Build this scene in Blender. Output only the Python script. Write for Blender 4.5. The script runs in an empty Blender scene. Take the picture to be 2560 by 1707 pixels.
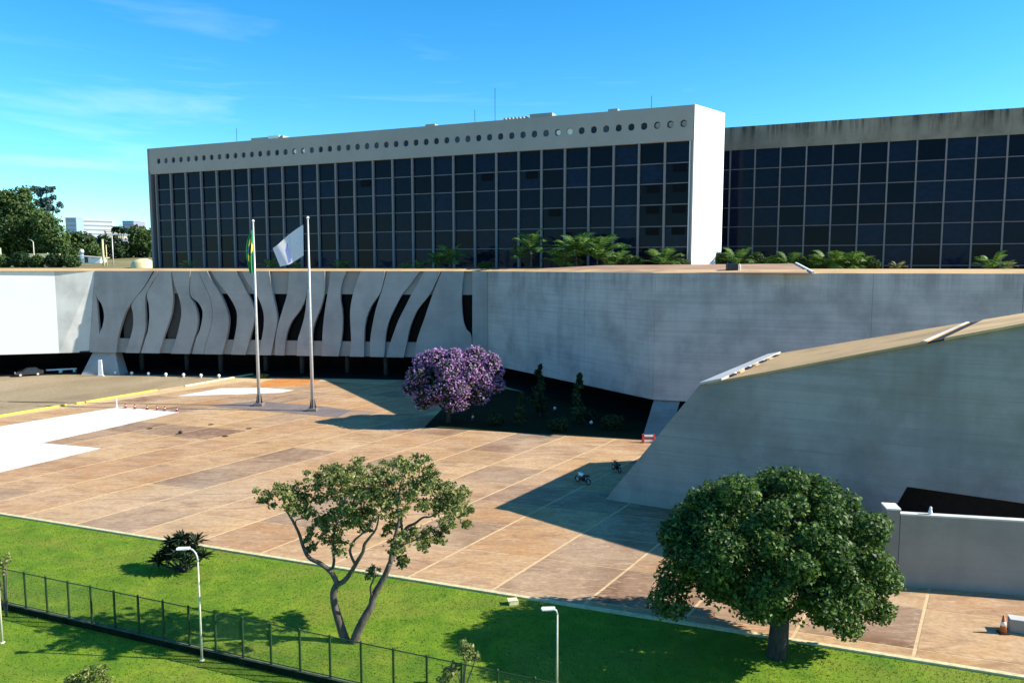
import bpy, math, random
from mathutils import Vector, Matrix
import numpy as np
random.seed(7)
rng = np.random.default_rng(11)
sc = bpy.context.scene
COL = sc.collection

# ------------------------------------------------------------------ camera, sky, sun, exposure
CAM_H, FPX, HOR = 20.0, 1885.0, 668.0          # eye height (m), focal length and horizon row in the 2560 px wide photo
PITCH = math.atan((853.5 - HOR) / FPX)
cd = bpy.data.cameras.new('camera'); cam = bpy.data.objects.new('camera', cd); COL.objects.link(cam)
cam.location = (0, 0, CAM_H); cam.rotation_euler = (math.pi / 2 - PITCH, 0, 0)
cd.sensor_width = 36; cd.lens = 36 * FPX / 2560; cd.clip_end = 12000
sc.camera = cam
SUN = Vector((1.0, -0.09, 0.655)).normalized()  # towards the sun
ELEV = math.asin(SUN.z); AZ = math.atan2(SUN.x, SUN.y)
sl = bpy.data.lights.new('sun', 'SUN'); sl.energy = 4.6; sl.angle = math.radians(0.5); sl.color = (1, .93, .82)
so = bpy.data.objects.new('sun', sl); COL.objects.link(so); so.location = (80, 0, 120)
so.rotation_euler = SUN.to_track_quat('Z', 'Y').to_euler()
w = bpy.data.worlds.new('World'); sc.world = w; w.use_nodes = True
wn, wl = w.node_tree.nodes, w.node_tree.links; wn.clear()
def wnode(t, **k):
    n = wn.new(t)
    for a, v in k.items(): setattr(n, a, v)
    return n
sky = wnode('ShaderNodeTexSky', sky_type='NISHITA', sun_disc=False, sun_elevation=ELEV, sun_rotation=AZ,
            altitude=1100, air_density=1.0, dust_density=0.6, ozone_density=2.5)
hs = wnode('ShaderNodeHueSaturation'); hs.inputs['Saturation'].default_value = 1.38; hs.inputs['Value'].default_value = 1.0
wl.new(sky.outputs[0], hs.inputs['Color'])
tint = wnode('ShaderNodeMix', data_type='RGBA', blend_type='MULTIPLY'); tint.inputs[0].default_value = 1
wl.new(hs.outputs[0], tint.inputs[6]); tint.inputs[7].default_value = (.72, 1.04, 1.0, 1)
tc = wnode('ShaderNodeTexCoord'); mp = wnode('ShaderNodeMapping'); mp.inputs['Scale'].default_value = (1.6, 1.6, 13.0)
mp.inputs['Rotation'].default_value = (0.10, -0.06, 0.3)
wl.new(tc.outputs['Generated'], mp.inputs[0])
nz = wnode('ShaderNodeTexNoise'); nz.inputs['Scale'].default_value = 1.7; nz.inputs['Detail'].default_value = 7; nz.inputs['Roughness'].default_value = .55
nz.inputs['Distortion'].default_value = .5
wl.new(mp.outputs[0], nz.inputs['Vector'])
rp = wnode('ShaderNodeValToRGB'); rp.color_ramp.elements[0].position = .56; rp.color_ramp.elements[1].position = .92
wl.new(nz.outputs[0], rp.inputs[0])
sx = wnode('ShaderNodeSeparateXYZ'); wl.new(tc.outputs['Generated'], sx.inputs[0])
el = wnode('ShaderNodeMapRange'); el.inputs[1].default_value = 0.02; el.inputs[2].default_value = .36; el.inputs[3].default_value = .62; el.inputs[4].default_value = .05
wl.new(sx.outputs[2], el.inputs[0])
mm = wnode('ShaderNodeMath', operation='MULTIPLY'); wl.new(rp.outputs[0], mm.inputs[0]); wl.new(el.outputs[0], mm.inputs[1])
cm = wnode('ShaderNodeMix', data_type='RGBA'); wl.new(mm.outputs[0], cm.inputs[0]); wl.new(tint.outputs[2], cm.inputs[6]); cm.inputs[7].default_value = (5.2, 6.0, 6.2, 1)
bg = wnode('ShaderNodeBackground'); bg.inputs[1].default_value = 0.12; wl.new(cm.outputs[2], bg.inputs[0])
wo = wnode('ShaderNodeOutputWorld'); wl.new(bg.outputs[0], wo.inputs[0])
sc.view_settings.view_transform = 'Standard'; sc.view_settings.look = 'None'; sc.view_settings.gamma = 1
sc.view_settings.exposure = 1.08; sc.view_settings.use_curve_mapping = False
sc.cycles.max_bounces = 6; sc.cycles.diffuse_bounces = 3; sc.cycles.transparent_max_bounces = 8

# ------------------------------------------------------------------ helpers
CP, SP = math.cos(PITCH), math.sin(PITCH)
def ray(px, py):
    u = (px - 1280) / FPX; v = (853.5 - py) / FPX
    return u, CP + v * SP, -SP + v * CP
def at(px, py, z=0.0):                       # point of the photo -> place on the level z
    x, y, q = ray(px, py); t = (z - CAM_H) / q
    return Vector((x * t, y * t, z))
def on(px, py, A, B):                        # point of the photo -> (distance along A-B, height) on the upright plane A-B
    x, y, q = ray(px, py); dx, dy = B[0] - A[0], B[1] - A[1]
    t = (dx * A[1] - dy * A[0]) / (dx * y - dy * x); L = math.hypot(dx, dy)
    return ((t * x - A[0]) * dx + (t * y - A[1]) * dy) / L, CAM_H + q * t
def deep(px, py, Y):                         # point of the photo -> place at depth Y
    x, y, q = ray(px, py); t = Y / y
    return Vector((x * t, Y, CAM_H + q * t))

ORI = {}
def tag(o, label=None, cat=None, group=None, kind=None):
    if label: o['label'] = label
    if cat: o['category'] = cat
    if group: o['group'] = group
    if kind: o['kind'] = kind
    return o
def empty(name, loc, label=None, cat=None, group=None, rz=0.0):
    o = bpy.data.objects.new(name, None); COL.objects.link(o); o.location = loc; o.rotation_euler = (0, 0, rz)
    o.empty_display_size = .3
    ORI[o.name] = Vector(loc)
    return tag(o, label, cat, group)
def kids(o): return [c for c in COL.objects if c.parent == o]
def copy_tree(o, parent=None):
    c = o.copy(); COL.objects.link(c); c.parent = parent
    for ch in CH.get(o.name, []):
        copy_tree(ch, c)
    return c
CH = {}
def register(o, parent):
    if parent is not None:
        o.parent = parent; CH.setdefault(parent.name, []).append(o)
class MB:
    """collects shapes in world (or local) coordinates and links them as one mesh object"""
    def __init__(s): s.v = []; s.f = []; s.m = []; s.n = 0
    def add(s, vs, fs, mi=0):
        b = len(s.v); s.v.extend([tuple(p) for p in vs]); s.f.extend([tuple(i + b for i in f) for f in fs]); s.m.extend([mi] * len(fs)); return s
    def poly(s, pts, mi=0): return s.add(pts, [range(len(pts))], mi)
    def prism(s, pts, d, mi=0):              # polygon (3-D points) pushed along the vector d
        d = Vector(d); n = len(pts); a = [Vector(p) for p in pts]; b = [p + d for p in a]
        nrm = Vector((0, 0, 0))
        for i in range(n): nrm += a[i].cross(a[(i + 1) % n])
        if nrm.dot(d) > 0: a, b = b, a
        return s.add(a + b, [tuple(range(n)), tuple(range(2 * n - 1, n - 1, -1))] + [(i, n + i, n + (i + 1) % n, (i + 1) % n) for i in range(n)], mi)
    def flat(s, pts, z0, z1, mi=0):          # plan polygon between two levels
        return s.prism([(p[0], p[1], z0) for p in pts], (0, 0, z1 - z0), mi)
    def box(s, c, sz, rz=0.0, mi=0):
        x, y, z = [q / 2 for q in sz]; ca, sa = math.cos(rz), math.sin(rz); c = Vector(c)
        vs = [(c.x + i * x * ca - j * y * sa, c.y + i * x * sa + j * y * ca, c.z + k * z) for k in (-1, 1) for j in (-1, 1) for i in (-1, 1)]
        return s.add(vs, [(0, 2, 3, 1), (4, 5, 7, 6), (0, 1, 5, 4), (2, 6, 7, 3), (0, 4, 6, 2), (1, 3, 7, 5)], mi)
    def beam(s, a, b, wd, h, mi=0):          # bar with a rectangular section, b-a in plan, centred
        a = Vector(a); b = Vector(b); d = b - a; t = d.normalized(); u = t.cross(Vector((0, 0, 1)))
        if u.length < 1e-4: u = Vector((1, 0, 0))
        u.normalize(); v = u.cross(t)
        q = [a + u * (i * wd / 2) + v * (j * h / 2) for i, j in ((-1, -1), (1, -1), (1, 1), (-1, 1))]
        return s.prism(q, d, mi)
    def tube(s, pts, rad, seg=8, mi=0, caps=True):
        pts = [Vector(p) for p in pts]; n = len(pts)
        if not hasattr(rad, '__len__'): rad = [rad] * n
        b = len(s.v); vs = []; u = None
        for i, p in enumerate(pts):
            t = (pts[min(i + 1, n - 1)] - pts[max(i - 1, 0)]).normalized()
            if u is None:
                u = t.orthogonal().normalized()
            else:
                u = (u - t * u.dot(t)); u = u.normalized() if u.length > 1e-5 else t.orthogonal().normalized()
            w_ = t.cross(u)
            for k in range(seg):
                a = 2 * math.pi * k / seg; vs.append(p + (u * math.cos(a) + w_ * math.sin(a)) * rad[i])
        fs = [(i * seg + k, i * seg + (k + 1) % seg, (i + 1) * seg + (k + 1) % seg, (i + 1) * seg + k) for i in range(n - 1) for k in range(seg)]
        if caps: fs += [tuple(range(seg - 1, -1, -1)), tuple(range((n - 1) * seg, n * seg))]
        return s.add(vs, fs, mi)
    def lathe(s, prof, c=(0, 0, 0), seg=12, mi=0):
        c = Vector(c); vs = []
        for r, z in prof:
            for k in range(seg):
                a = 2 * math.pi * k / seg; vs.append((c.x + r * math.cos(a), c.y + r * math.sin(a), c.z + z))
        n = len(prof)
        fs = [(i * seg + k, i * seg + (k + 1) % seg, (i + 1) * seg + (k + 1) % seg, (i + 1) * seg + k) for i in range(n - 1) for k in range(seg)]
        fs += [tuple(range(seg - 1, -1, -1)), tuple(range((n - 1) * seg, n * seg))]
        return s.add(vs, fs, mi)
    def build(s, name, mat, parent=None, smooth=False, local=False):
        org = Vector((0, 0, 0))
        if parent is not None and not local: org = ORI.get(parent.name, org)
        me = bpy.data.meshes.new(name)
        me.from_pydata([(p[0] - org.x, p[1] - org.y, p[2] - org.z) for p in s.v], [], s.f)
        for m in (mat if isinstance(mat, (list, tuple)) else [mat]): me.materials.append(m)
        if any(s.m): me.polygons.foreach_set('material_index', s.m)
        if smooth:
            me.polygons.foreach_set('use_smooth', [True] * len(me.polygons))
        me.validate(); me.update()
        o = bpy.data.objects.new(name, me); COL.objects.link(o)
        register(o, parent); ORI[o.name] = org
        return o
def clone(o, parent, loc=None, rot=None, name=None):
    c = o.copy(); COL.objects.link(c); register(c, parent)
    if loc is not None: c.location = loc
    if rot is not None: c.rotation_euler = rot
    return c
def bevel(o, wd, seg=1):
    m = o.modifiers.new('bevel', 'BEVEL'); m.width = wd; m.segments = seg; m.limit_method = 'ANGLE'; m.angle_limit = math.radians(50)
    return o

# ------------------------------------------------------------------ materials
def mat(name):
    m = bpy.data.materials.new(name); m.use_nodes = True; nt = m.node_tree
    return m, nt, nt.nodes, nt.links, nt.nodes['Principled BSDF']
def noise(N, L, src, scale, detail=5, rough=.55, vec=(1, 1, 1), dist=0.0, rot=(0, 0, 0)):
    mpn = N.new('ShaderNodeMapping'); mpn.inputs['Scale'].default_value = vec; mpn.inputs['Rotation'].default_value = rot
    L.new(src, mpn.inputs[0])
    n = N.new('ShaderNodeTexNoise'); n.inputs['Scale'].default_value = scale; n.inputs['Detail'].default_value = detail
    n.inputs['Roughness'].default_value = rough; n.inputs['Distortion'].default_value = dist
    L.new(mpn.outputs[0], n.inputs['Vector']); return n.outputs[0]
def ramp(N, L, fac, stops):
    r = N.new('ShaderNodeValToRGB'); e = r.color_ramp.elements
    while len(e) < len(stops): e.new(.5)
    for q, (p, c) in zip(e, stops):
        q.position = p; q.color = (c[0], c[1], c[2], 1) if hasattr(c, '__len__') else (c, c, c, 1)
    L.new(fac, r.inputs[0]); return r.outputs[0]
def mix(N, L, fac, a, b, mode='MIX'):
    m = N.new('ShaderNodeMix'); m.data_type = 'RGBA'; m.blend_type = mode
    for i, x in ((0, fac), (6, a), (7, b)):
        if hasattr(x, 'links') or hasattr(x, 'is_linked'): L.new(x, m.inputs[i])
        elif i == 0: m.inputs[0].default_value = x
        else: m.inputs[i].default_value = (*x, 1)
    return m.outputs[2]
def bump(N, L, P, h, strength=.3, dist=.02):
    b = N.new('ShaderNodeBump'); b.inputs['Strength'].default_value = strength; b.inputs['Distance'].default_value = dist
    L.new(h, b.inputs['Height']); L.new(b.outputs[0], P.inputs['Normal'])
def pos(N): return N.new('ShaderNodeNewGeometry').outputs['Position']
def plain(name, col, rough=.6, metal=0.0, spec=.4, var=.12, scale=3.0):
    m, nt, N, L, P = mat(name)
    n = noise(N, L, N.new('ShaderNodeTexCoord').outputs['Object'], scale, 4)
    c = ramp(N, L, n, [(.3, [q * (1 - var) for q in col]), (.7, [min(1, q * (1 + var)) for q in col])])
    L.new(c, P.inputs['Base Color']); P.inputs['Roughness'].default_value = rough; P.inputs['Metallic'].default_value = metal
    P.inputs['Specular IOR Level'].default_value = spec
    return m
def concrete(name, col, dark, streak=.3, board=.35, blot=.5, top=None, drip=0.0, rust=None, seams=0):
    """cast concrete: cloud blotches, vertical rain streaks, horizontal board marks; drip = dark run-off below level top"""
    m, nt, N, L, P = mat(name); p = pos(N)
    a = noise(N, L, p, .22, 6, .6)
    c = ramp(N, L, a, [(.3, dark), (.55, col), (.75, [min(1, q * 1.12) for q in col])])
    c = mix(N, L, blot, col, c)
    s = noise(N, L, p, .55, 4, .6, (1, 1, .06))
    c = mix(N, L, ramp(N, L, s, [(.5, 0), (.75, streak)]), c, dark)
    b = noise(N, L, p, 1.0, 3, .6, (.05, .05, 3.2))
    c = mix(N, L, ramp(N, L, b, [(.45, 0), (.7, board)]), c, dark)
    f = noise(N, L, p, 7.0, 5, .7)
    c = mix(N, L, ramp(N, L, f, [(.35, .18), (.6, 0)]), c, dark)
    if rust is not None:
        r_ = noise(N, L, p, .16, 4, .6); c = mix(N, L, ramp(N, L, r_, [(.48, 0), (.66, .55)]), c, rust)
    if seams:
        sp0 = N.new('ShaderNodeSeparateXYZ'); L.new(p, sp0.inputs[0]); md = N.new('ShaderNodeMath'); md.operation = 'PINGPONG'; md.inputs[1].default_value = seams / 2; L.new(sp0.outputs[2], md.inputs[0])
        lt = noise(N, L, p, .5, 3); q0 = N.new('ShaderNodeMath'); q0.operation = 'MULTIPLY'; L.new(ramp(N, L, md.outputs[0], [(.012, .55), (.045, 0)]), q0.inputs[0]); L.new(ramp(N, L, lt, [(.35, .1), (.65, 1)]), q0.inputs[1])
        c = mix(N, L, q0.outputs[0], c, dark)
    if drip:
        sp = N.new('ShaderNodeSeparateXYZ'); L.new(p, sp.inputs[0])
        mr = N.new('ShaderNodeMapRange'); mr.inputs[1].default_value = top - 3.6; mr.inputs[2].default_value = top; L.new(sp.outputs[2], mr.inputs[0])
        d = noise(N, L, p, .8, 5, .75, (1, 1, .05))
        q = N.new('ShaderNodeMath'); q.operation = 'MULTIPLY'; L.new(ramp(N, L, d, [(.46, 0), (.60, 1)]), q.inputs[0]); L.new(mr.outputs[0], q.inputs[1])
        q2 = N.new('ShaderNodeMath'); q2.operation = 'MULTIPLY'; q2.inputs[1].default_value = drip; L.new(q.outputs[0], q2.inputs[0])
        c = mix(N, L, q2.outputs[0], c, (.03, .028, .026))
    oi = N.new('ShaderNodeObjectInfo').outputs['Random']; c = mix(N, L, 1.0, c, ramp(N, L, oi, [(0, .88), (1, 1.08)]), 'MULTIPLY')
    L.new(c, P.inputs['Base Color']); P.inputs['Roughness'].default_value = .85; P.inputs['Specular IOR Level'].default_value = .25
    bump(N, L, P, b, .25, .03)
    return m
M = {}
M['wall'] = concrete('board_marked_concrete', (.49, .455, .435), (.28, .265, .255), .42, .38, .85, top=19.3, drip=.28, seams=1.22)
M['fin'] = concrete('smooth_concrete', (.40, .37, .35), (.26, .245, .235), .3, .15, .7)
M['recess'] = concrete('recess_concrete', (.33, .31, .29), (.22, .21, .20), .3, .1, .6)
M['wedge'] = concrete('grey_concrete', (.33, .31, .285), (.18, .172, .16), .42, .32, .85, rust=(.21, .185, .145), seams=1.22)
M['band'] = concrete('band_concrete', (.36, .34, .315), (.29, .275, .255), .15, .05, .4)
M['band_dirty'] = concrete('stained_concrete', (.28, .25, .20), (.16, .14, .11), .5, .1, .9, top=47.8, drip=.9)
M['white'] = concrete('bright_white_wall', (.82, .82, .79), (.74, .74, .71), .1, .05, .3)
M['pale'] = concrete('pale_concrete', (.58, .57, .53), (.40, .395, .36), .35, .1, .9)
M['low'] = concrete('parapet_concrete', (.31, .275, .24), (.21, .19, .17), .3, .15, .8)
M['white_paint'] = plain('white_paint', (.8, .8, .78), .5)
M['roof'] = concrete('roof_concrete', (.60, .40, .19), (.38, .25, .13), .2, 0, .9)
M['roof_red'] = concrete('red_roof_concrete', (.42, .26, .17), (.30, .17, .11), .2, 0, .9)
M['kerb'] = plain('kerb_concrete', (.55, .49, .27), .8, var=.2)
M['yellow'] = plain('yellow_paint', (.72, .50, .06), .6, var=.25, scale=1.0)
M['paleyellow'] = plain('pale_yellow_paint', (.68, .60, .34), .7, var=.15)
M['dark_metal'] = plain('dark_metal', (.025, .03, .045), .4, .6)
M['mullion'] = plain('mullion_concrete', (.20, .185, .19), .7, var=.1)
M['rail'] = plain('bronze_rail', (.16, .14, .16), .5)
M['steel'] = plain('galvanised_steel', (.52, .51, .50), .45, .3)
M['lamp_post'] = plain('cream_paint', (.50, .50, .36), .6)
M['fence'] = plain('green_fence_paint', (.018, .05, .02), .5)
M['black'] = plain('black_rubber', (.012, .012, .013), .7)
M['carpaint'] = plain('black_car_paint', (.03, .035, .04), .15, .2, .6)
M['rim'] = plain('alloy_rim', (.75, .75, .77), .3, .5)
M['dark_red'] = plain('dark_red_plastic', (.22, .03, .03), .6)
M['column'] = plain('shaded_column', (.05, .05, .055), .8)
M['red'] = plain('red_plastic', (.42, .035, .03), .5)
M['orange'] = plain('orange_plastic', (.45, .12, .03), .55)
M['floor_dark'] = plain('shade_dark', (.018, .018, .02), .6, var=.3)  # near-black: darkness of undercroft, entrance recess and building cores put into the colour
M['soffit'] = plain('soffit_shade', (.02, .02, .022), .8)  # shade under the building put into the near-black colour
M['base_shade'] = plain('shade_dark_concrete', (.012, .017, .009), .95, 0, .03, var=.4, scale=2.0)  # near-black tone carries the shadow strip along the foot of the fence
M['sill'] = plain('dull_green_sill', (.10, .12, .07), .9, 0, .05, var=.3, scale=2.0)  # dull grey-green sill
def glass(name, lo, hi, rough=.06, spec=.07):
    m, nt, N, L, P = mat(name)
    oi = N.new('ShaderNodeObjectInfo')
    c = ramp(N, L, oi.outputs['Random'], [(0, lo), (.55, [(a + b) / 2 for a, b in zip(lo, hi)]), (1, hi)])
    n = noise(N, L, pos(N), .9, 3, .5, (1, 1, 1.6)); c = mix(N, L, ramp(N, L, n, [(.4, 0), (.7, .5)]), c, lo)
    L.new(c, P.inputs['Base Color']); P.inputs['Roughness'].default_value = rough; P.inputs['Specular IOR Level'].default_value = spec
    return m
M['glass'] = glass('tinted_glass', (.003, .005, .011), (.009, .019, .046))
M['glass_dark'] = glass('dark_glass', (.003, .003, .005), (.005, .005, .008), .2, .04)
M['porthole'] = glass('porthole_glass', (.02, .035, .06), (.10, .14, .20), .2)
M['blind'] = plain('brown_blind', (.06, .055, .05), .8)
M['car_glass'] = plain('car_glass', (.02, .025, .03), .05, 0, .7)
def leaf(name, a, b, c, trans=.3, rough=.45, spec=.35):
    m, nt, N, L, P = mat(name); g = N.new('ShaderNodeNewGeometry')
    col = ramp(N, L, g.outputs['Random Per Island'], [(0, a), (.55, b), (1, c)])
    n = noise(N, L, g.outputs['Position'], .7, 3); col = mix(N, L, ramp(N, L, n, [(.4, 0), (.68, .6)]), col, a)
    L.new(col, P.inputs['Base Color']); P.inputs['Roughness'].default_value = rough; P.inputs['Specular IOR Level'].default_value = spec
    t = N.new('ShaderNodeBsdfTranslucent'); L.new(col, t.inputs[0]); ms = N.new('ShaderNodeMixShader'); ms.inputs[0].default_value = trans
    L.new(P.outputs[0], ms.inputs[1]); L.new(t.outputs[0], ms.inputs[2]); L.new(ms.outputs[0], N['Material Output'].inputs[0])
    return m
M['leaf_big'] = leaf('glossy_leaves', (.022, .05, .012), (.065, .13, .022), (.20, .30, .06), .33, .5, .25)
M['leaf_open'] = leaf('olive_leaves', (.07, .10, .025), (.18, .22, .055), (.46, .42, .17), .35, .6, .2)
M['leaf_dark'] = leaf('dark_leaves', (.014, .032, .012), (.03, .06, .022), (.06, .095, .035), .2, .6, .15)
M['leaf_far'] = leaf('mid_green_leaves', (.03, .06, .02), (.065, .115, .03), (.13, .18, .05), .25, .6, .15)
M['leaf_blue'] = leaf('blue_green_leaves', (.05, .09, .08), (.09, .14, .13), (.14, .2, .18), .2, .6, .15)
M['leaf_bright'] = leaf('bright_leaves', (.06, .13, .02), (.12, .22, .03), (.22, .32, .06), .35)
M['leaf_palm'] = leaf('palm_fronds', (.04, .10, .022), (.09, .18, .035), (.17, .27, .06), .35, .6, .15)
M['leaf_cycad'] = leaf('cycad_leaves', (.008, .022, .010), (.014, .035, .014), (.03, .055, .025), .1, .6, .15)
M['leaf_mid'] = leaf('light_green_leaves', (.05, .09, .03), (.09, .15, .04), (.16, .22, .07), .3, .6, .15)
M['petal'] = leaf('purple_petals', (.22, .08, .26), (.46, .20, .50), (.66, .38, .70), .4, .6, .1)
M['petal2'] = leaf('pale_purple_petals', (.40, .25, .43), (.56, .38, .60), (.75, .60, .76), .4, .6, .1)
def bark(name, a, b):
    m, nt, N, L, P = mat(name); n = noise(N, L, pos(N), 5, 6, .65, (1, 1, .25))
    L.new(ramp(N, L, n, [(.35, a), (.65, b)]), P.inputs['Base Color']); P.inputs['Roughness'].default_value = .9; bump(N, L, P, n, .6, .04); return m
M['bark'] = bark('grey_brown_bark', (.045, .035, .028), (.14, .11, .09))
M['bark_dark'] = bark('dark_bark', (.02, .017, .015), (.06, .05, .042))
def ground(name, stops, scale, fine, bumpd=.02, vec=(1, 1, 1), patch=.45, big=None):
    m, nt, N, L, P = mat(name); p = pos(N)
    a = noise(N, L, p, scale, 6, .6, vec, .6); c = ramp(N, L, a, stops)
    f = noise(N, L, p, fine, 5, .7); c = mix(N, L, ramp(N, L, f, [(.35, patch), (.62, 0)]), c, [q * .6 for q in stops[0][1]])
    if big is not None: b_ = noise(N, L, p, .13, 5, .65, (1, 1.7, 1), 1.0); c = mix(N, L, ramp(N, L, b_, [(.46, 0), (.66, .65)]), c, big)
    L.new(c, P.inputs['Base Color']); P.inputs['Roughness'].default_value = .95; P.inputs['Specular IOR Level'].default_value = .15
    bump(N, L, P, f, .5, bumpd); return m
M['grass'] = ground('lawn', [(.30, (.075, .155, .012)), (.5, (.125, .215, .014)), (.72, (.21, .275, .022))], .45, 6.0, .02, patch=.18, big=(.19, .20, .03))
M['earth'] = ground('dry_earth', [(.3, (.04, .06, .025)), (.6, (.09, .10, .045))], .05, 1.5)
M['hill'] = ground('scrub', [(.3, (.12, .13, .05)), (.6, (.30, .25, .12))], .06, 1.5)
M['road'] = ground('worn_asphalt', [(.3, (.24, .18, .11)), (.5, (.34, .26, .15)), (.7, (.40, .31, .20))], .10, 2.0, .01, (1, .5, 1))
M['pale_road'] = ground('pale_paving', [(.3, (.62, .60, .56)), (.7, (.78, .76, .72))], .1, 2.0, .005)
M['soil'] = ground('orange_soil', [(.3, (.50, .19, .06)), (.7, (.62, .28, .08))], .3, 3.0)
M['joint'] = ground('joint_mortar', [(.3, (.54, .38, .20)), (.7, (.66, .49, .27))], .4, 3.0, .005)
M['greyslab'] = ground('grey_paving', [(.3, (.17, .14, .13)), (.7, (.25, .20, .18))], .4, 3.0, .005)
M['garden'] = ground('shaded_lawn', [(.3, (.006, .013, .004)), (.7, (.014, .028, .008))], .5, 4.0, .05)  # shade under the long wall put into the lawn colour
def slabs():
    m, nt, N, L, P = mat('stained_paving'); p = pos(N); oi = N.new('ShaderNodeObjectInfo').outputs['Random']
    base = ramp(N, L, oi, [(0, (.17, .09, .05)), (.10, (.22, .125, .075)), (.16, (.47, .27, .115)), (.34, (.38, .20, .085)), (.52, (.52, .325, .15)), (.70, (.20, .125, .08)), (.84, (.48, .285, .12)), (1, (.40, .20, .085))])
    a = noise(N, L, p, .10, 6, .62, (1, 1, 1), .8)
    c = mix(N, L, ramp(N, L, a, [(.40, 0), (.62, .55)]), base, (.56, .39, .235))
    s = noise(N, L, p, .34, 7, .68, (1.0, 2.2, 1), 1.0, (0, 0, .34))
    c = mix(N, L, ramp(N, L, s, [(.48, 0), (.70, .60)]), c, (.20, .105, .065))
    g = noise(N, L, p, .055, 4, .6); c = mix(N, L, ramp(N, L, g, [(.52, 0), (.66, .5)]), c, (.42, .32, .215))
    w_ = noise(N, L, p, .9, 7, .7, (.7, 2.6, 1), 1.5, (0, 0, .34)); c = mix(N, L, ramp(N, L, w_, [(.50, 0), (.66, .5)]), c, (.60, .45, .30))
    w2 = noise(N, L, p, .16, 6, .7, (.6, 2.4, 1), 2.0, (0, 0, .34)); c = mix(N, L, ramp(N, L, w2, [(.52, 0), (.68, .62)]), c, (.20, .12, .08))
    f = noise(N, L, p, 3.0, 6, .7); c = mix(N, L, ramp(N, L, f, [(.36, .4), (.55, 0)]), c, (.22, .125, .07))
    L.new(c, P.inputs['Base Color']); P.inputs['Roughness'].default_value = .9; P.inputs['Specular IOR Level'].default_value = .2
    bump(N, L, P, f, .3, .01); return m
M['slab'] = slabs()
# ------------------------------------------------------------------ ground, lawn, plaza
SETTING = 'structure'
g = MB(); g.poly([(-6000, -300, -.6), (6000, -300, -.6), (6000, 9000, -.6), (-6000, 9000, -.6)]); tag(g.build('ground', M['earth']), kind=SETTING)
K0, K1 = Vector((-41.9, 60.0, 0)), Vector((25.2, 35.3, 0)); KD = (K1 - K0).normalized(); KN = Vector((-KD.y, KD.x, 0))   # kerb line between lawn and plaza
ka, kb = K0 - KD * 120, K1 + KD * 70
GZ = -.10
g = MB(); g.poly([(ka.x, ka.y, GZ), (-160, -60, GZ), (140, -60, GZ), (kb.x, kb.y, GZ)]); lawn = tag(g.build('lawn', M['grass']), kind=SETTING)
g = MB(); g.poly([(ka.x, ka.y, -.012), (kb.x, kb.y, -.012), (150, 160, -.012), (60, 230, -.012), (-170, 230, -.012)]); tag(g.build('plaza', M['joint']), kind=SETTING)
kerb = MB(); kerb.prism([ka - KN * .16 + Vector((0, 0, -.4)), kb - KN * .16 + Vector((0, 0, -.4)), kb - KN * .16 + Vector((0, 0, .02)), ka - KN * .16 + Vector((0, 0, .02))], KN * .30)
tag(kerb.build('kerb', M['kerb']), kind=SETTING)

def inside(p, poly):
    r = False; n = len(poly)
    for i in range(n):
        a, b = poly[i], poly[(i + 1) % n]
        if (a[1] > p[1]) != (b[1] > p[1]) and p[0] < (b[0] - a[0]) * (p[1] - a[1]) / (b[1] - a[1]) + a[0]: r = not r
    return r
def clip(poly, P, N_):                       # keep the side of the line (P, normal N_) the normal points to
    out = []
    for i in range(len(poly)):
        a, b = poly[i], poly[(i + 1) % len(poly)]; da, db = (a - P).dot(N_), (b - P).dot(N_)
        if da >= 0: out.append(a)
        if (da >= 0) != (db >= 0): out.append(a + (b - a) * (da / (da - db)))
    return out
# front building plan
FA, FB = Vector((-79, 141, 0)), Vector((-4.2, 130.833, 0))
P3, P4, P5 = Vector((17.45, 92.0, 0)), Vector((54.6, 80.6, 0)), Vector((120, 58.9, 0))
LW = Vector((-140, 123.6, 0))
ROADLINE = (Vector((-75.5, 88.0, 0)), Vector((-45.0, 149.0, 0)))
garden_poly = [(-11.0, 93.2), (15.1, 86.2), (20, 92), (10, 112), (-4, 126), (-9, 122), (-9.5, 110)]
slab_e1, slab_e2 = Vector((5.55, -1.93, 0)), Vector((3.06, 4.70, 0)); slab_o = Vector((-6.5, 47.6, 0))
E1, E2 = slab_e1.normalized(), slab_e2.normalized()
plaza_o = bpy.data.objects['plaza']; count = 0
more = MB()
todo = []
for i in range(-14, 12):
    for j in range(-3, 16):
        o = slab_o + slab_e1 * i + slab_e2 * j
        q = [o + E1 * .095 + E2 * .05, o + slab_e1 - E1 * .095 + E2 * .05, o + slab_e1 + slab_e2 - E1 * .095 - E2 * .05, o + slab_e2 + E1 * .095 - E2 * .05]
        q = clip(q, K0 + KN * .16, KN)
        if len(q) < 3: continue
        c = sum(q, Vector((0, 0, 0))) / len(q)
        if c.y > 131 or c.x > 62 or c.x < -80: continue
        if (ROADLINE[1] - ROADLINE[0]).cross(c - ROADLINE[0]).z > 0: continue
        if inside(c, garden_poly) or (c.x > -2 and c.y > 118) or (c.x > 17 and c.y > 92): continue
        if c.y > 64 - .53 * (c.x - 8) + 4 and c.x > 14 and c.y < 76: continue       # under the wedge
        u = 1280 + FPX * c.x / c.y
        todo.append(((0 if -60 < u < 2620 else 1), c.y, q))
todo.sort(key=lambda e: (e[0], e[1]))
for k, (f, y, q) in enumerate(todo):
    dz = random.uniform(-.003, .003)
    if k < 295:
        mb = MB(); mb.flat(q, -.10, dz); mb.build('paving_slab', M['slab'], plaza_o)
    else: more.flat(q, -.10, dz)
if more.v: tag(more.build('paving_slab', M['slab'], plaza_o), kind='stuff')
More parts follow.
